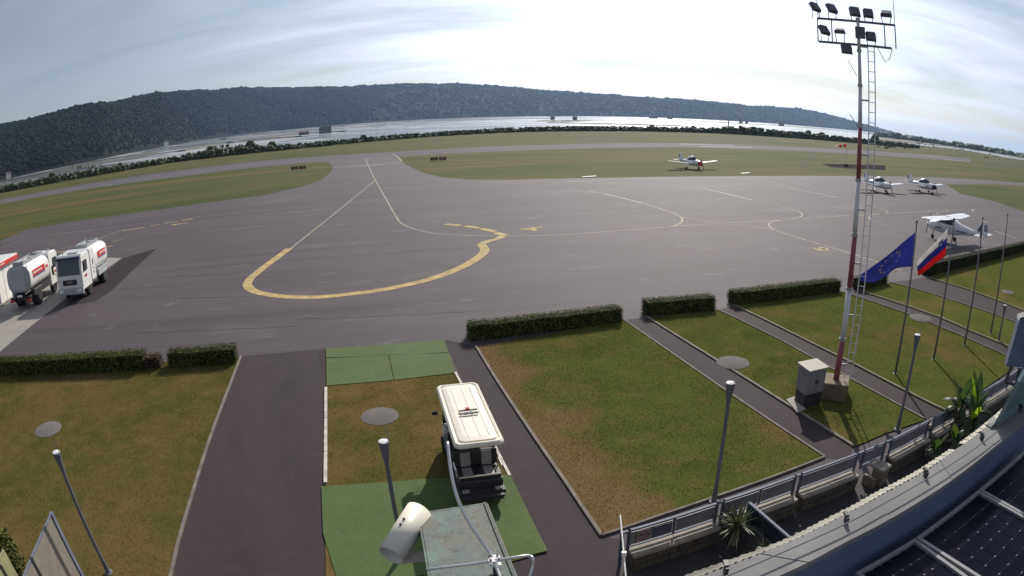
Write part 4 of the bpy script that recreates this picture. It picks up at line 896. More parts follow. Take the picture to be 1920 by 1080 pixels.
# ---- flagpoles and flags
def pole(base, top, label):
    b0 = G(*base); h = UP(b0, *top); t = thing('flagpole', b0, label, 'flagpole', group='row of grey flagpoles')
    mb = MB(); mb.tube((0,0,0), (0,0,h), .05, .03, 10); mb.build('pole', M['greypost'], t, smooth=True)
    mb = MB(); mb.lathe([(.005,h),(.05,h+.04),(.05,h+.09),(.005,h+.13)], n=10); mb.build('finial', M['greypost'], t)
    mb = MB(); mb.lathe([(.13,0),(.13,.03),(.07,.05)], n=12); mb.build('base_plate', M['fence'], t)
    return b0, h
p1, h1 = pole((1678,702), (1722.5,420), 'flagpole carrying the blue flag')
p2, h2_ = pole((1750,675), (1781,413), 'flagpole carrying the white blue and red flag')
p3, h3 = pole((1808,648), (1844,412), 'flagpole with a small dark furled flag at its top')
p4, h4 = pole((1857,627), (1890,405), 'bare flagpole nearest the right edge')
def flag_surface(base, top_px, bot_px, nu, nv, amp=.10):
    d = math.hypot(base.x, base.y); T = spline([AT(d, *q) for q in top_px], 8); B = spline([AT(d, *q) for q in bot_px], 8)
    def at(c, f): x = f*(len(c)-1); i = min(int(x), len(c)-2); return c[i].lerp(c[i+1], x-i)
    vdir = Vector((base.x, base.y, 0)).normalized()
    def S(u_, v_):
        p_ = at(T, u_).lerp(at(B, u_), v_)
        wv_ = amp*min(1, u_*2.5)*(math.sin(u_*11+v_*2.5)+.5*math.sin(u_*5-v_*6))
        return p_+vdir*wv_
    return S
def cloth(S, u0, u1, v0, v1, nu, nv, name, m, parent, off=0.0):
    P = [[S(u0+(u1-u0)*i/nu, v0+(v1-v0)*j/nv) for j in range(nv+1)] for i in range(nu+1)]; vs_ = [p_-parent.location for r_ in P for p_ in r_]
    o = raw(name, vs_, [(i*(nv+1)+j, (i+1)*(nv+1)+j, (i+1)*(nv+1)+j+1, i*(nv+1)+j+1) for i in range(nu) for j in range(nv)], m, parent)
    for p_ in o.data.polygons: p_.use_smooth = True
    sd = o.modifiers.new('thickness', 'SOLIDIFY'); sd.thickness = .006; sd.offset = 0
    return o
S1 = flag_surface(p1, [(1718.5,434),(1690,457),(1650,490),(1615,513)], [(1711,500),(1680,503),(1662,518),(1640,527),(1613,528)], 30, 12)
hang = Vector((p1.x, p1.y, h1-.4)); t = thing('flag', hang, 'blue flag with yellow stars blowing left from its pole', 'flag')
cloth(S1, 0, 1, 0, 1, 30, 14, 'cloth', M['flagblue'], t)
tow = -Vector((p1.x, p1.y, 0)).normalized()*.012
for k in range(12):
    a = 2*math.pi*k/12; cu, cv = .47+.19*math.cos(a), .5+.30*math.sin(a); vs_ = []
    for i in range(10):
        r_ = .042 if i % 2 == 0 else .017; b1 = math.pi/2+i*math.pi/5; vs_.append(S1(cu+r_*.75*math.cos(b1), cv-r_*math.sin(b1))+tow-hang)
    raw('star', vs_, [tuple(range(10))], M['flagyellow'], t)
S2 = flag_surface(p2, [(1777,428),(1760,447),(1738,470),(1719,490)], [(1773,480),(1762,488),(1742,503),(1721,518)], 24, 12, .07)
hang = Vector((p2.x, p2.y, h2_-.4)); t = thing('flag', hang, 'white blue and red flag hanging from its pole', 'flag')
for k, mm in enumerate(('flagwhite','flagnavy','flagred')):
    cloth(S2, 0, 1, k/3, (k+1)/3, 24, 5, 'stripe', M[mm], t)
tow = -Vector((p2.x, p2.y, 0)).normalized()*.010
raw('crest', [S2(u_, v_)+tow-hang for u_, v_ in ((.20,.20),(.34,.20),(.34,.38),(.27,.47),(.20,.38))], [(0,1,2,3,4)], M['flagnavy'], t)
raw('crest_peaks', [S2(u_, v_)+tow*1.6-hang for u_, v_ in ((.21,.36),(.24,.30),(.255,.33),(.27,.25),(.285,.33),(.30,.30),(.33,.36),(.27,.43))], [tuple(range(8))], M['flagwhite'], t)
S3 = flag_surface(p3, [(1843,418),(1838,424),(1833,430)], [(1841,432),(1838,434),(1834,436)], 10, 6, .05)
hang = Vector((p3.x, p3.y, h3-.3)); t = thing('flag', hang, 'small dark furled flag at the top of the third flagpole', 'flag'); cloth(S3, 0, 1, 0, 1, 10, 6, 'cloth', M['greypost'], t)
mb = MB(); mb.tube((-.02,0,-.5), (.0,0,.15), .07, .04, 7); mb.build('furled_cloth', M['greypost'], t)

# ---- floodlight mast
mc = G(1562,742); mh = UP(mc, 1606, 36)
MR = -math.atan2(mc.x, mc.y)
t = thing('floodlight_mast', mc, 'tall red and white floodlight mast with ladder on a concrete pedestal', 'light mast', rz=MR)
mb = MB(); mb.box((0,0,.32), (1.0,1.0,.64)); mb.build('pedestal', M['brick'], t, bevel=.03)
marks = [(1569,712),(1578,636),(1588,541),(1598,440),(1604.5,337),(1608.5,236),(1610,160),(1609,95),(1606,36)]
zs = [UP(mc, *q) for q in marks]; zs[0] = .62
for k in range(len(zs)-1):
    f0, f1 = zs[k]/mh, zs[k+1]/mh; mb = MB(); mb.tube((0,0,zs[k]), (0,0,zs[k+1]), .115-.06*f0, .115-.06*f1, 14); mb.build('mast_section', M['darkred'] if k in (0,2,4) else M['mastgrey'], t, smooth=True)
    mb = MB(); r_ = .118-.06*f1; mb.tube((0,0,zs[k+1]-.05), (0,0,zs[k+1]+.05), r_+.02, n=14); mb.build('flange', M['steel'], t)
for x in (.30,.52): mb = MB(); mb.tube((x,0,.7), (x,0,mh-.9), .022, n=6); mb.build('ladder_rail', M['mastgrey'], t)
k = 0; z_ = 1.0; rung = None
mb = MB(); mb.tube((.30,0,0), (.52,0,0), .013, n=5); rme = mb.mesh('rung', M['mastgrey'])
while z_ < mh-1.0: link('rung', rme, t, (0,0,z_)); z_ += .33
mb = MB(); mb.beam((0,0,0), (.32,0,0), .03, .06); bme = mb.mesh('ladder_bracket', M['steel'])
for k in range(7): link('ladder_bracket', bme, t, (0,0,1.2+k*1.75))

dM = math.hypot(mc.x, mc.y); q = Matrix.Rotation(-MR, 3, 'Z')
def loc_m(px, py): return q @ (AT(dM, px, py)-mc)
e1, e2, e3, e4 = loc_m(1532,31), loc_m(1678,50), loc_m(1535,75), loc_m(1672,93)
def flat(p_): return Vector((p_.x, p_.y*.25, p_.z))
zt = (e1.z+e2.z)/2; zl = (e3.z+e4.z)/2
for a, b_ in ((e1,e2),(e3,e4)): mb = MB(); z_ = (a.z+b_.z)/2; mb.beam((a.x,0,z_), (b_.x,0,z_), .07, .07); mb.build('crossbar', M['flood'], t)
for f in (0,.18,.86,1): mb = MB(); x = e1.x+(e2.x-e1.x)*f; mb.beam((x,0,zl), (x,0,zt), .04, .04, (0,1,0)); mb.build('frame_upright', M['flood'], t)
for x in (e1.x+.02, e2.x): mb = MB(); mb.tube((x,0,zt), (x,0,zt+1.3), .012, n=5); mb.build('air_rod', M['flood'], t)
mb = MB(); mb.box((.06,-.14,(zt+zl)/2), (.34,.3,.36)); mb.build('junction_box', M['flood'], t)
for px, py, yaw, tilt, sc_ in ((1529,15,55,35,1),(1560,18,45,35,1),(1603,24,18,28,1),(1628,27,8,26,.95),(1661,28,-4,62,1.05),(1546,58,50,35,1),(1575,60,4,70,1),(1633,70,6,28,.95),(1588,93,15,30,1)):
    c_ = loc_m(px, py); c_ = Vector((c_.x, -.18, c_.z)); rm = Matrix.Rotation(R(yaw), 3, 'Z') @ Matrix.Rotation(R(-tilt), 3, 'X')
    sc_ *= .82; mb = MB(); s2 = sc_*.5
    back = [Vector((-.33*s2*2*.7,-.1,-.2)), Vector((.33*s2*2*.7,-.1,-.2)), Vector((.33*s2*2*.7,-.1,.2)), Vector((-.33*s2*2*.7,-.1,.2))]
    frt = [Vector((-.24,.06,-.2*1.1)), Vector((.24,.06,-.2*1.1)), Vector((.24,.06,.2*1.1)), Vector((-.24,.06,.2*1.1))]
    mb.loft([[c_+rm @ (v*sc_) for v in back], [c_+rm @ (v*sc_) for v in frt]]); fl = mb.build('floodlight', M['flood'], t, bevel=.015)
    mb = MB(); mb.box(c_+rm @ Vector((0,.066*sc_,0)), (.42*sc_,.01,.38*sc_), rm); mb.build('floodlight_glass', M['tankend'], fl)
    zb_ = zt if c_.z > zt else zl
    for s in (-1, 1): mb = MB(); mb.beam(c_+rm @ Vector((s*.22*sc_,0,0)), (c_.x+s*.12,0,zb_), .025, .02); mb.build('bracket', M['flood'], fl)
for pts_ in ([(.62,0,zl),(.9,.02,zl-.5),(1.05,.02,zl-.35),(1.15,0,zl)], [(-.1,0,zs[5]),(-.35,0,zs[5]+.35)], [(-.1,0,zs[5]+1.6),(-.4,0,zs[5]+2.1)]): mb = MB(); mb.sweep(pts_, .012, 5); mb.build('loose_cable', M['flood'], t)

# ---- electric cabinet
cb_ = G(1513,757); t = thing('electric_cabinet', cb_, 'grey electric cabinet on a dark plinth beside the mast pedestal', 'cabinet', rz=UA-.08)
mb = MB(); mb.box((0,0,.26), (.74,.56,.52)); mb.build('plinth', M['dark'], t)
mb = MB(); mb.box((0,0,.93), (.78,.60,.84)); bd = mb.build('body', M['cabinet'], t, bevel=.015)
for s in (-1, 1): mb = MB(); mb.box((s*.195,-.305,.93), (.36,.02,.78)); dr = mb.build('door', M['cabinet'], bd); mb = MB(); mb.box((s*.04,-.325,.93), (.025,.03,.14)); mb.build('handle', M['dark'], dr)
mb = MB(); mb.prism([(-.43,-.36,1.35),(.43,-.36,1.35),(.43,.36,1.40),(-.43,.36,1.40)], .05); mb.build('roof', M['cabtop'], t)
mb = MB(); mb.prism(PG([(1474,751),(1492,744),(1510,769),(1494,775)], .05), .05); tag(mb.build('concrete_slab', M['concrete']), 'pale concrete slab on the ground at the foot of the electric cabinet', 'slab')

# ---- railing on its low wall along the courtyard
rail_px = [(1166,1000),(1180,995),(1345,944),(1357,939),(1492,893),(1503,889),(1608,851),(1621,846),(1661,829),(1673,824),(1742,789),(1753,783),(1893,705),(1990,630)]
RP = [G(x, y, 1.0) for x, y in rail_px]
mb = MB(); mb.sheet([Vector((p_.x, p_.y, .02)) for p_ in RP]+[Vector((14,5,.02)), Vector((7,4.6,.02)), Vector((2.5,4.2,.02)), Vector((1.0,4.6,.02))]); struct('courtyard', mb, M['courtyard'])
t = thing('garden_wall', (RP[1].x, RP[1].y, 0), 'low stone wall with pale coping under the railing', 'wall')
def seg(k0, k1): return RP[k0], RP[k1]
spans = [(1,2),(3,4),(5,6),(9,10),(11,12),(12,13)]
for a_, b_ in spans:
    A, B = RP[a_].copy(), RP[b_].copy(); A.z = B.z = 0; d = (B-A).normalized(); nn = Vector((d.y, -d.x, 0)); off = nn*.10
    mb = MB((RP[1].x, RP[1].y, 0)); mb.beam(A+off+Z*.20, B+off+Z*.20, .30, .40); mb.build('wall_section', M['stone'], t)
    L_ = (B-A).length; ns = max(2, round(L_/1.0))
    for k in range(ns):
        a2 = A.lerp(B, k/ns)+d*.006; b2 = A.lerp(B, (k+1)/ns)-d*.006; mb = MB((RP[1].x, RP[1].y, 0)); mb.beam(a2+off+Z*(.435+.004*(k % 2)), b2+off+Z*(.435+.004*(k % 2)), .38, .07); mb.build('coping_stone', M['coping'], t)
    # stones of the wall face
    rg = random.Random(a_)
    for row in range(2):
        x = 0.0
        while x < L_-.1:
            w2 = min(rg.uniform(.28,.62), L_-x); p_ = A+d*(x+w2/2)+nn*(.10+.15+rg.uniform(.004,.022))+Z*(.10+.19*row); mb = MB((RP[1].x, RP[1].y, 0)); mb.beam(p_-d*(w2/2-.012), p_+d*(w2/2-.012), .04, .165); mb.build('stone', M['stone'], t); x += w2
t = thing('railing', (RP[0].x, RP[0].y, 0), 'blue grey metal railing with grey infill panels along the courtyard', 'railing')
O_ = (RP[0].x, RP[0].y, 0)
for k, p_ in enumerate(RP[:-1]):
    mb = MB(O_); zb_ = .44 if k not in (0,8,9) else .02
    mb.beam((p_.x,p_.y,zb_), (p_.x,p_.y,.99), .05, .06, U); mb.build('post', M['fence'], t)
for a_, b_ in zip(range(0,13), range(1,14)):
    A, B = RP[a_], RP[b_]; d = (B-A).normalized(); L_ = (B-A).length
    mb = MB(O_); mb.beam(A-d*.03, B+d*.03, .06, .05); mb.build('handrail', M['rail'], t)
    if L_ > .35:
        zb_ = .54
        mb = MB(O_); mb.beam(A+Z*(zb_-1.0)+d*.06, B+Z*(zb_-1.0)-d*.06, .035, .035); mb.build('bottom_rail', M['rail'], t)
        ns = max(1, round(L_/1.35))
        for k in range(ns):
            a2 = A.lerp(B, k/ns)+d*.05; b2 = A.lerp(B, (k+1)/ns)-d*.05; mb = MB(O_); mb.beam(a2-Z*.23, b2-Z*.23, .012, .34); mb.build('infill_panel', M['panel'], t)
            if k: c_ = A.lerp(B, k/ns); mb = MB(O_); mb.beam(c_-Z*.46, c_-Z*.02, .04, .04, U); mb.build('mullion', M['fence'], t)
# prohibition sign on the first panel
A, B = RP[1], RP[2]; d = (B-A).normalized(); nn = Vector((d.y, -d.x, 0)); c_ = A+d*.33-Z*.23+nn*.03
t = thing('prohibition_sign', c_, 'square notice with a red crossed ring hung on the railing', 'sign')
rot = Matrix((d, -nn, Z)).transposed()
mb = MB(); mb.box((0,0,0), (.32,.01,.32), rot); mb.build('plate', M['screen'], t)
mb = MB(); mb.sweep([rot @ Vector((.115*math.cos(a*math.pi/12),-.012,.115*math.sin(a*math.pi/12))) for a in range(25)], .010, 5, caps=False); mb.beam(rot @ Vector((-.08,-.012,-.08)), rot @ Vector((.08,-.012,.08)), .016, .008); mb.build('red_ring', M['darkred'], t)
mb = MB(); mb.beam(rot @ Vector((-.07,-.010,.06)), rot @ Vector((.07,-.010,-.06)), .014, .006); mb.box(rot @ Vector((0,-.010,0)), (.05,.006,.03), rot)
mb.build('pictogram', M['dark'], t)
mb = MB(); mb.box(d*.46, (.44,.01,.30), rot); mb.build('dark_board', M['fence'], t)
# short spur railing towards the terminal
sa_, sb_ = G(1405,943,1.0), G(1480,1008,1.0)
t = thing('railing', (sa_.x, sa_.y, 0), 'short railing spur running from the main railing towards the roof edge', 'railing'); O_ = (sa_.x, sa_.y, 0)
mb = MB(O_); mb.beam(sa_, sb_, .06, .05); mb.build('handrail', M['rail'], t)
mb = MB(O_); mb.beam(sa_-Z*.5, sb_-Z*.5, .04, .04); mb.build('bottom_rail', M['rail'], t)
mb = MB(O_); mb.beam(sa_-Z*.26, sb_-Z*.26, .012, .44); mb.build('infill_panel', M['glass'], t)
for p_ in (sa_, sa_.lerp(sb_,.97)): mb = MB(O_); mb.beam((p_.x,p_.y,0), p_, .05, .05, U); mb.build('post', M['fence'], t)
# gate pier with steps
gp_ = G(1645,905); t = thing('gate_pier', gp_, 'short stone pier with pale cap in the courtyard by the railing gap', 'pier', rz=.5)
mb = MB(); mb.box((0,0,.25), (.36,.36,.50)); mb.build('shaft', M['brick'], t); mb = MB(); mb.box((0,0,.535), (.44,.44,.07)); mb.build('cap', M['coping'], t); mb = MB(); mb.box((-.36,.1,.16), (.10,.42,.32)); mb.build('side_slab', M['brick'], t)

# ---- plants of the courtyard
def banana(b0, h, label, seed, young, n_stem=4):
    rg = random.Random(seed); t = thing('banana_plant', b0, label, 'plant')
    for s in range(n_stem):
        a0 = s*1.9+rg.random(); o_ = Vector((math.cos(a0), math.sin(a0), 0))*.35; hs = h*rg.uniform(.35,.5)
        mb = MB(); mb.sweep([o_, o_+Vector((.03,.02,hs*.6)), o_*1.1+Z*hs], [.10,.085,.06], 8); mb.build('stem', M['stem'], t)
        for k in range(7):
            a = a0+k*1.35+rg.uniform(-.3,.3); L_ = h*rg.uniform(.42,.62); up = rg.uniform(.75,1.35) if k < 3 else rg.uniform(.3,.7); out = Vector((math.cos(a), math.sin(a), 0))
            side = Vector((-out.y, out.x, 0)); base_ = o_*1.1+Z*hs*.98; vs_, ns = [], 9
            for i in range(ns+1):
                f = i/ns; c_ = base_+out*(L_*f*.55*(1.2 if k > 2 else .7))+Z*(L_*(up*f-.75*f*f*(1.0 if k > 2 else .45)))
                w_ = .02+.12*math.sin(min(1,f*1.05)*math.pi)**.7*(f > .12)
                for sx in (-1, 0, 1): vs_.append(c_+side*(sx*w_)-Z*(abs(sx)*w_*.25))
            raw('leaf', vs_, [(i*3+j, i*3+j+1, (i+1)*3+j+1, (i+1)*3+j) for i in range(ns) for j in range(2)], M['banana2' if (s, k) in young else 'banana'], t)
banana(G(1800,822), 2.3, 'banana plant with bright yellow green leaves inside the railing', 4, {(0,0),(2,0),(3,2)}, 5)
banana(G(1765,868), 1.3, 'lower leafy plant at the roof edge below the banana plant', 8, {(0,1)}, 2)
def yucca(b0, h, label, seed, n_=70, z0=.3):
    rg = random.Random(seed); t = thing('yucca', b0, label, 'plant'); mb = MB(); mb.sweep([(0,0,0),(.02,.0,z0+.1)], [.09,.07], 8); mb.build('trunk', M['stem'], t)
    for k in range(n_):
        a = rg.random()*6.28; el = rg.uniform(-.15,1.35); L_ = h*rg.uniform(.7,1.05); out = Vector((math.cos(a)*math.cos(el), math.sin(a)*math.cos(el), math.sin(el))); side = out.cross(Z).normalized(); vs_ = []
        for i in range(5):
            f = i/4; c_ = Vector((0,0,z0))+out*(L_*f)-Z*(.25*L_*f*f); w_ = .028*(1-f)**.6+.002
            vs_ += [c_-side*w_, c_+side*w_]
        raw('leaf', vs_, [(2*i, 2*i+1, 2*i+3, 2*i+2) for i in range(4)], M['yucca'], t)
yucca(G(1375,1020), .78, 'spiky green yucca in the courtyard beside the railing post', 3, 90, .55)
yucca(G(1432,1045), .7, 'dark spiky plant in the courtyard shade right of the yucca', 6, 50, .25)
bq = G(1730,862)
for k, (px, py) in enumerate(((1742,805),(1765,812),(1790,800),(1800,815),(1815,805),(1772,798),(1752,815),(1808,795))):
    mb = MB(G(px,py)); p_ = G(px, py); vs_, fs = [], []; tuft(vs_, fs, (0,0,.10), .13, .10, random.Random(k)); o = raw('boulder', vs_, fs, M['coping']); o.location = p_
    tag(o, 'pale round stone among the stems of the banana plant', 'stone', 'stones under the banana plant')

# ---- left: board screen, shrub, lamp-side panel
s0 = G(96,963,2.0); s1 = G(60,1043,2.0); sd = (s1-s0).normalized(); s2 = s0+sd*3.6
t = thing('board_screen', (s0.x, s0.y, 0), 'pale board screen wall with grey posts at the lower left corner', 'screen'); O_ = (s0.x, s0.y, 0)
nb = 7
for k in range(nb):
    z0, z1 = .06+1.9*k/nb, .06+1.9*(k+1)/nb-.008; mb = MB(O_); a, b_ = s0.copy(), s2.copy(); a.z = b_.z = (z0+z1)/2; mb.beam(a, b_, .035+.003*(k % 2), z1-z0); mb.build('board', M['screen'], t)
for f, w_ in ((0,.10),(.47,.07),(1,.08)): p_ = s0.lerp(s2, f); mb = MB(O_); mb.beam((p_.x,p_.y,0), (p_.x,p_.y,2.02), w_, w_+.02, sd); mb.build('post', M['rail'] if f == 0 else M['dark'], t)
mb = MB(O_); mb.beam(s0+Z*.0, s2+Z*.0, .05, .03); mb.build('top_rail', M['rail'], t)
y0_ = G(0,1062,1.5); t = thing('sunlit_yellow_panel', (y0_.x, y0_.y, 0), 'panel coloured pale yellow as if sunlit behind the shrub in the lower left corner', 'panel'); O_ = (y0_.x, y0_.y, 0)
yd = Vector((.35,-1,0)).normalized(); mb = MB(O_); mb.beam((y0_.x-.3,y0_.y+.5,.8), (y0_.x+.2,y0_.y-1.2,.8), .04, 1.5); mb.build('board', M['yscreen'], t)
mb = MB(O_); mb.beam((y0_.x+.06,y0_.y,0), (y0_.x+.06,y0_.y,1.55), .07, .07, U); mb.build('post', M['dark'], t)
def shrub(b0, h, r_, label, seed, n_=1500):
    rg = random.Random(seed); t = thing('garden_shrub', b0, label, 'shrub'); mb = MB()
    for k in range(6): a = k*1.05; mb.sweep([(0,0,0),(math.cos(a)*r_*.3,math.sin(a)*r_*.3,h*.5),(math.cos(a)*r_*.6,math.sin(a)*r_*.6,h*.85)], [.03,.02,.008], 5)
    mb.build('branches', M['twig'], t); vs_, fs = [], []
    for k in range(n_):
        a = rg.random()*6.28; u_ = rg.uniform(-1,1); rr_ = (.55+.45*rg.random()**.5)*(1+.25*noise.noise(Vector((math.cos(a)*2, math.sin(a)*2, u_*2+seed)))); s_ = math.sqrt(1-u_*u_)
        c_ = Vector((math.cos(a)*s_*r_*rr_, math.sin(a)*s_*r_*rr_, h*.52+u_*h*.5*rr_)); n2 = Vector((rg.gauss(0,1), rg.gauss(0,1), rg.gauss(0,1)+.5)).normalized(); x = n2.orthogonal().normalized(); y = n2.cross(x); sz = rg.uniform(.03,.06); k0 = len(vs_)
        vs_ += [c_-x*sz*1.4, c_+y*sz*.6, c_+x*sz*1.4, c_-y*sz*.6]; fs.append((k0, k0+1, k0+2, k0+3))
    raw('foliage', vs_, fs, M['leaf'], t)
shrub(G(34,1100,0), 2.0, .62, 'dark leafy shrub beside the board screen in the lower left corner', 2, 2600)

# ---- terminal roof edge in the foreground
ZC = 6.30
outer = [(1120,1135),(1280,1077),(1357,1050),(1467,1010),(1547,970),(1603,942),(1640,921),(1713,883),(1760,853),(1813,817),(1860,780),(1905,740),(1960,690)]
wire_px = [(1240,1125),(1370,1077),(1480,1030),(1590,980),(1670,937),(1747,893),(1800,860),(1847,827),(1885,796),(1920,763),(1965,720)]
inner = [(1330,1135),(1467,1077),(1525,1050),(1580,1020),(1650,984),(1713,947),(1765,914),(1813,880),(1865,838),(1913,797),(1970,745)]
O_ = (1.5,2.5,0)
t = thing('terminal_building', O_, 'terminal roof edge with grey metal parapet curving across the lower right', 'building')
def resample(pts, n_):
    L_ = [0.0]
    for a, b_ in zip(pts, pts[1:]): L_.append(L_[-1]+(b_-a).length)
    out = []
    for i in range(n_):
        s = L_[-1]*i/(n_-1); j = 0
        while j < len(L_)-2 and L_[j+1] < s: j += 1
        out.append(pts[j].lerp(pts[j+1], (s-L_[j])/max(1e-6, L_[j+1]-L_[j])))
    return out
Nn = 60
IN = resample(spline(PG(inner, ZC), 6), Nn)
OUT = []
ocv = spline(PG(outer, ZC-.04), 8)
ICV = spline(PG([(x, y) for x, y in outer], ZC-.02), 8)
OUT = resample(ocv, Nn)
TI = [o_.lerp(i_, .30) for o_, i_ in zip(OUT, IN)]     # line where the tiles end and the sheet metal begins
for p_ in TI: p_.z = ZC+.012
def strip(mb, A_, B_):
    k = len(A_); mb.add(A_+B_, [(i, i+1, k+i+1, k+i) for i in range(k-1)])
def down(P_, dz): return [p_-Z*dz for p_ in P_]
npan = 6
for s in range(npan):
    i0, i1 = s*(Nn-1)//npan, (s+1)*(Nn-1)//npan
    a = TI[i0:i1+1]; b_ = IN[i0:i1+1]; dz = .004*(s % 2)
    mb = MB(O_); a2 = [p_+Z*dz for p_ in a]; b2 = [p_+Z*dz for p_ in b_]; strip(mb, a2, b2); strip(mb, down(a2,.03), a2); strip(mb, b2, down(b2,.05)); mb.build('coping_sheet', M['sheet'], t)
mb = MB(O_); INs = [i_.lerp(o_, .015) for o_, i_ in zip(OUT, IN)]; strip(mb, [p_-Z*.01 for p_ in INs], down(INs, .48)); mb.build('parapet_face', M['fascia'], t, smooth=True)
mb = MB(O_); O2 = [o_.lerp(i_, .04) for o_, i_ in zip(OUT, IN)]; strip(mb, [p_-Z*.05 for p_ in O2], [Vector((p_.x, p_.y, 0)) for p_ in O2]); mb.build('wall', M['screen'], t)
# eave tiles, one by one
cvo = resample(ocv, 112); cvi = resample([p_.copy() for p_ in TI], 112)
rg = random.Random(1)
for k in range(111):
    if 60 <= k <= 62: continue                         # missing tiles
    a, b_, c_, d_ = cvo[k], cvo[k+1], cvi[k+1], cvi[k]; j = .004*(k % 2)+rg.uniform(0,.003)
    g_ = .13; a1, b1 = a.lerp(b_, g_), a.lerp(b_, 1-g_); d1, c1 = d_.lerp(c_, g_), d_.lerp(c_, 1-g_); m1, m2 = a1.lerp(b1,.5)+Z*.006, d1.lerp(c1,.5)+Z*.006
    mb = MB(O_); up = Z*j
    mb.add([a1+up-Z*.03, m1+up-Z*.02, b1+up-Z*.03, d1+up-Z*.005, m2+up, c1+up-Z*.005, a1-Z*.06, b1-Z*.06], [(0,1,4,3),(1,2,5,4),(6,7,2,1,0)]); mb.build('eave_tile', M['tile'], t)
mb = MB(O_); strip(mb, down(cvo,.07), down(cvi,.035)); mb.build('tile_bed', M['roofing'], t)
# flat roof behind the parapet
FLOOR = IN[0].z-.47
mb = MB(O_); fl_ = [Vector((p_.x, p_.y, FLOOR)) for p_ in INs]; mb.sheet(fl_+[Vector((fl_[-1].x+.5, -2, FLOOR)), Vector((.2,-2,FLOOR)), Vector((.2,1.5,FLOOR))]); mb.build('flat_roof', M['roofing'], t)
# lightning conductor wire with holders
WP = spline(PG(wire_px, ZC+.06), 6)
t = thing('lightning_conductor', WP[0], 'thin lightning conductor wire on small holders along the roof coping', 'wire'); O_ = WP[0]
mb = MB(O_); mb.sweep(WP, .006, 6); mb.build('wire', M['greypost'], t)
for px, py in ((1362,1066),(1588,972),(1737,887),(1842,818),(1915,765)):
    p_ = G(px, py, ZC+.05); mb = MB(O_); mb.box(p_-Z*.015, (.022,.05,.07)); mb.box(p_+Vector((.0,.03,.02)), (.03,.06,.018)); mb.build('wire_holder', M['dark'], t)
# solar modules
ZS = 5.98
pc = [G(1603,1077,ZS), G(1716,1011,ZS), G(1834,921,ZS), G(1925,843,ZS)]
def solar(a, b_, label, depth=1.75, nx=6, ny=10):
    a, b_ = a.copy(), b_.copy(); d = (b_-a).normalized(); L_ = (b_-a).length-.015; back = Vector((d.y, -d.x, 0)); tilt = Z*.0
    t = thing('solar_panel', a, label, 'solar panel', math.atan2(d.y, d.x), 'solar panels behind the parapet')
    # local x along the edge, local -y towards the back
    mb = MB(); mb.box((L_/2,-depth/2,-.012), (L_-.03,depth-.03,.012)); mb.build('glass_sheet', M['cellback'], t)
    for c_, s_ in (((L_/2,-.0175,0),(L_,.035,.04)), ((L_/2,-depth+.0175,0),(L_,.035,.04)), ((.0175,-depth/2,0),(.035,depth-.07,.04)), ((L_-.0175,-depth/2,0),(.035,depth-.07,.04))): mb = MB(); mb.box(c_, s_); mb.build('frame_rail', M['frame'], t)
    cw, ch = (L_-.08)/nx, (depth-.08)/ny; g_ = .006; ct = .010
    mb = MB(); x, y = cw/2-g_/2, ch/2-g_/2; mb.prism([(-x+ct,-y,0),(x-ct,-y,0),(x,-y+ct,0),(x,y-ct,0),(x-ct,y,0),(-x+ct,y,0),(-x,y-ct,0),(-x,-y+ct,0)], .003); me = mb.mesh('solar_cell', M['cell'])
    for i in range(nx):
        for j in range(ny): link('solar_cell', me, t, (.04+cw*(i+.5), -.04-ch*(j+.5), -.005))
    mb = MB()
    for q in (.2,.8): mb.box((L_*q,-depth/2,-.06), (.05,depth,.06))
    mb.build('mounting_rail', M['frame'], t)
e0 = pc[0]-(pc[1]-pc[0])
solar(pc[0], pc[1], 'solar panel at the bottom edge, leftmost of the row behind the parapet')
solar(pc[1], pc[2], 'middle solar panel behind the blue parapet face')
solar(pc[2], pc[3], 'solar panel at the right edge, last of the row behind the parapet')
# ---- copper capped pier with camera housing and conductor rods
ZP = 7.42
cp = [G(785,962,ZP), G(912,943,ZP), G(970,1085,ZP), G(806,1085,ZP)]
ex = (cp[2]-cp[1]); c3 = cp[1]+ex*2.0; c4 = cp[0]+(cp[3]-cp[0])*2.0
cen = (cp[0]+cp[1]+c3+c4)/4
t = thing('copper_pier', (cen.x, cen.y, 5.8), 'pier with weathered green copper cap in the foreground', 'pier'); O_ = (cen.x, cen.y, 5.8)
mb = MB(O_); mb.prism([cp[0]-Z*.02, cp[1]-Z*.02, c3-Z*.02, c4-Z*.02], .02); mb.build('cap_sheet', M['copper'], t, bevel=.003)
mb = MB(O_)
for a, b_ in ((cp[0],cp[1]),(cp[1],c3),(c4,cp[0])): mb.beam(a-Z*.035, b_-Z*.035, .010, .07)
mb.build('drip_edge', M['copper'], t)
shr = [cen+(p_-cen)*.86 for p_ in (cp[0],cp[1],c3,c4)]
mb = MB(O_); mb.prism([Vector((p_.x,p_.y,5.8)) for p_ in shr], ZP-.03-5.8); mb.build('shaft', M['dark'], t)
mb = MB(O_); mb.beam(cp[0].lerp(cp[1],.97)+Z*.003, cp[1].lerp(c3,.99)+Z*.003+(cp[0]-cp[1])*.03, .006, .008); mb.build('standing_seam', M['copper'], t)
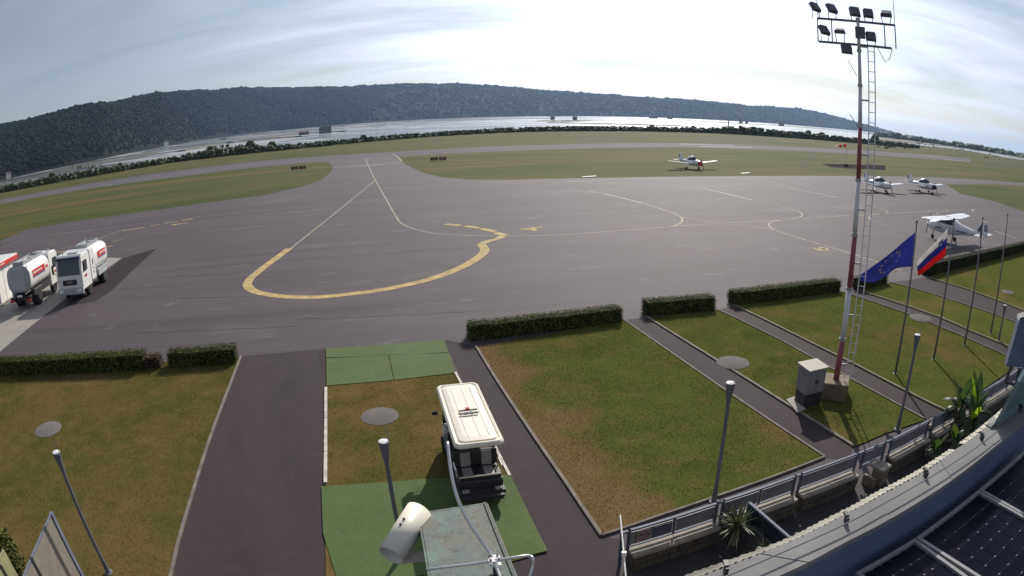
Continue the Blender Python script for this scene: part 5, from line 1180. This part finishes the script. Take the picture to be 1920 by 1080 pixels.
# camera housing
ha, hb = G(733,1042,7.36), G(786,958,7.43); hd_ = (hb-ha).normalized()
t = thing('camera_housing', ha.lerp(hb,.5), 'cream tubular camera housing on a bracket beside the copper cap', 'camera'); O_ = ha.lerp(hb,.5)
x_ = hd_.cross(Z).normalized(); y_ = x_.cross(hd_); RR = .057
def arc(c_, r_, a0, a1, n_=20): return [c_+x_*(r_*math.cos(a0+(a1-a0)*k/n_))+y_*(r_*math.sin(a0+(a1-a0)*k/n_)) for k in range(n_+1)]
mb = MB(O_); o1, o2 = arc(ha, RR, 0, 2*math.pi), arc(hb, RR, 0, 2*math.pi); i1, i2 = arc(ha, RR-.005, 0, 2*math.pi), arc(hb, RR-.005, 0, 2*math.pi)
k = len(o1); mb.add(o1+o2+i1+i2, [(i, i+1, k+i+1, k+i) for i in range(k-1)]+[(2*k+i, 3*k+i, 3*k+i+1, 2*k+i+1) for i in range(k-1)]+[(i, 2*k+i, 2*k+i+1, i+1) for i in range(k-1)]+[(k+i, k+i+1, 3*k+i+1, 3*k+i) for i in range(k-1)]); mb.build('sun_shield', M['creamcam'], t, smooth=True)
mb = MB(O_); mb.tube(ha+hd_*.05, hb-hd_*.006, RR-.012, n=20); mb.build('body', M['creamcam'], t, smooth=False)
mb = MB(O_); mb.tube(ha+hd_*.045, ha+hd_*.052, RR-.018, n=20); mb.build('front_glass', M['tankend'], t)
for f in (.50,.62): p_ = ha.lerp(hb, f)+y_*RR-x_*.005; mb = MB(O_); mb.tube(p_-y_*.002, p_+y_*.004, .006, n=8); mb.build('screw', M['dark'], t)
b1_, b2_ = G(752,1047,7.30), G(812,1040,7.30); mb = MB(O_); mb.beam(b1_, b2_+(b2_-b1_)*.3, .03, .04); mb.build('bracket_arm', M['creamcam'], t)
mb = MB(O_); mb.beam(b1_+Vector((.02,.0,0)), ha.lerp(hb,.3)-y_*.04, .04, .04); mb.build('bracket_knuckle', M['steel'], t)
# conductor rods and clamp
cl = G(927,1052,7.52)
t = thing('lightning_rod', cl-Z*.1, 'bent aluminium lightning rods joined by a clamp over the copper cap', 'lightning rod'); O_ = cl-Z*.1
rod = spline([G(839,829,7.86), G(845,880,7.80), G(854,922,7.74), G(872,966,7.66), G(900,1010,7.58), G(918,1036,7.54), G(930,1062,7.52), G(945,1100,7.50)], 6)
mb = MB(O_); mb.sweep(rod, .0065, 8); mb.build('rod', M['alu'], t, smooth=True)
rod2 = spline([G(800,1068,7.46), G(830,1064,7.49), G(880,1058,7.51), G(927,1051,7.53), G(965,1045,7.55), G(990,1042,7.55), G(999,1047,7.55), G(999,1062,7.52), G(992,1085,7.48)], 6)
mb = MB(O_); mb.sweep(rod2, .006, 8); mb.build('rod', M['alu'], t, smooth=True)
ddx = (G(950,1049,7.53)-G(905,1055,7.53)).normalized(); ddy = Vector((-ddx.y, ddx.x, 0)); rot = Matrix((ddx, ddy, Z)).transposed()
mb = MB(O_); mb.box(cl+Z*.012, (.045,.04,.006), rot); mb.box(cl-Z*.010, (.045,.04,.006), rot); mb.build('clamp_plate', M['lens'], t, bevel=.001)
for sx in (-1,1):
    for sy in (-1,1): p_ = cl+rot @ Vector((sx*.015,sy*.013,.015)); mb = MB(O_); mb.tube(p_, p_+Z*.008, .0045, n=6); mb.build('bolt', M['rooftile'], t)
mb = MB(O_); mb.tube((cl.x,cl.y,ZP+.002), (cl.x,cl.y,7.505), .009, n=8); mb.lathe([(.03,ZP+.001),(.03,ZP+.012),(.012,ZP+.03)], (cl.x,cl.y,0), 12); mb.build('stand', M['dark'], t)
# thin white rod at the wall end
ra_, rb_ = G(1163,966,4.6), G(1174,1090,4.4)
t = thing('rod_antenna', rb_, 'thin white upright rod standing before the end of the railing', 'antenna')
mb = MB(rb_); mb.sweep([ra_, ra_.lerp(rb_,.5), rb_], .010, 6); mb.build('rod', M['white'], t); mb = MB(rb_); pm = G(1170,1038,4.5); mb.box(pm, (.05,.03,.05)); mb.build('clip', M['white'], t)
# teal roof upstand and dark box at the right edge
t = thing('teal_upstand', G(1890,790,ZC), 'teal metal clad roof upstand at the right edge', 'roof upstand'); O_ = G(1890,790,ZC)
a, b_ = G(1863,796,ZC+.02), G(1955,725,ZC+.02); c_, d_ = G(1990,560,7.35), G(1907,712,7.0)
mb = MB(O_); nb_ = (b_-a).cross(d_-a).normalized()*.04; mb.prism([a, b_, c_, d_], nb_); mb.build('cladding', M['teal'], t)
for f in (.33,.66): mb = MB(O_); mb.beam(a.lerp(b_, f), d_.lerp(c_, f), .02, .03); mb.build('seam', M['teal'], t)
mb = MB(O_); e_ = G(1855,787,ZC+.05); mb.prism([G(1848,800,ZC), G(1862,783,ZC), G(1868,795,ZC+.03), G(1856,806,ZC)], .03); mb.build('end_flashing', M['sheet'], t)
q0, q1, q2, q3 = AT(7.6,1911,600), AT(7.6,1960,585), AT(7.3,1940,690), AT(7.3,1886,688)
t = thing('loudspeaker', q3, 'dark flat box on a bracket at the right edge above the teal upstand', 'loudspeaker'); O_ = q3
mb = MB(O_); mb.prism([q0,q1,q2,q3], Vector((.1,.16,.0))); mb.build('housing', M['fence'], t, bevel=.01)
mb = MB(O_); mb.prism([q0+Z*.012, q1+Z*.012, q1+Vector((.1,.16,.012)), q0+Vector((.1,.16,.012))], .012); mb.build('top_edge', M['sheet'], t)
mb = MB(O_); g0, g1, g2 = AT(7.3,1897,686), AT(7.25,1885,716), AT(7.2,1905,722); mb.sweep([g0, g1], .025, 6); mb.sweep([AT(7.3,1912,690), g2], .025, 6); mb.sweep([g1, g2], .02, 6); mb.build('bracket', M['dark'], t)

# ---- haze: even air over the whole place
hz_m = bpy.data.materials.new('haze_air'); hz_m.use_nodes = True; nt = hz_m.node_tree; nt.nodes.remove(nt.nodes['Principled BSDF'])
pv = nt.nodes.new('ShaderNodeVolumePrincipled'); pv.inputs['Color'].default_value = (0.46,0.66,1.0,1); pv.inputs['Density'].default_value = 0.74e-4; pv.inputs['Anisotropy'].default_value = .35
nt.links.new(pv.outputs[0], nt.nodes['Material Output'].inputs['Volume'])
mb = MB(); mb.box((0,5800,98), (26000,13000,200)); hz = mb.build('haze', hz_m); tag(hz, 'pale blue haze in the air over the whole airfield and hills', 'haze', kind='stuff')
for o in bpy.data.objects:
    if o.parent and o.name.split('.')[0] in ('lettering','decal','pictogram','badge'): o['kind'] = 'stuff'
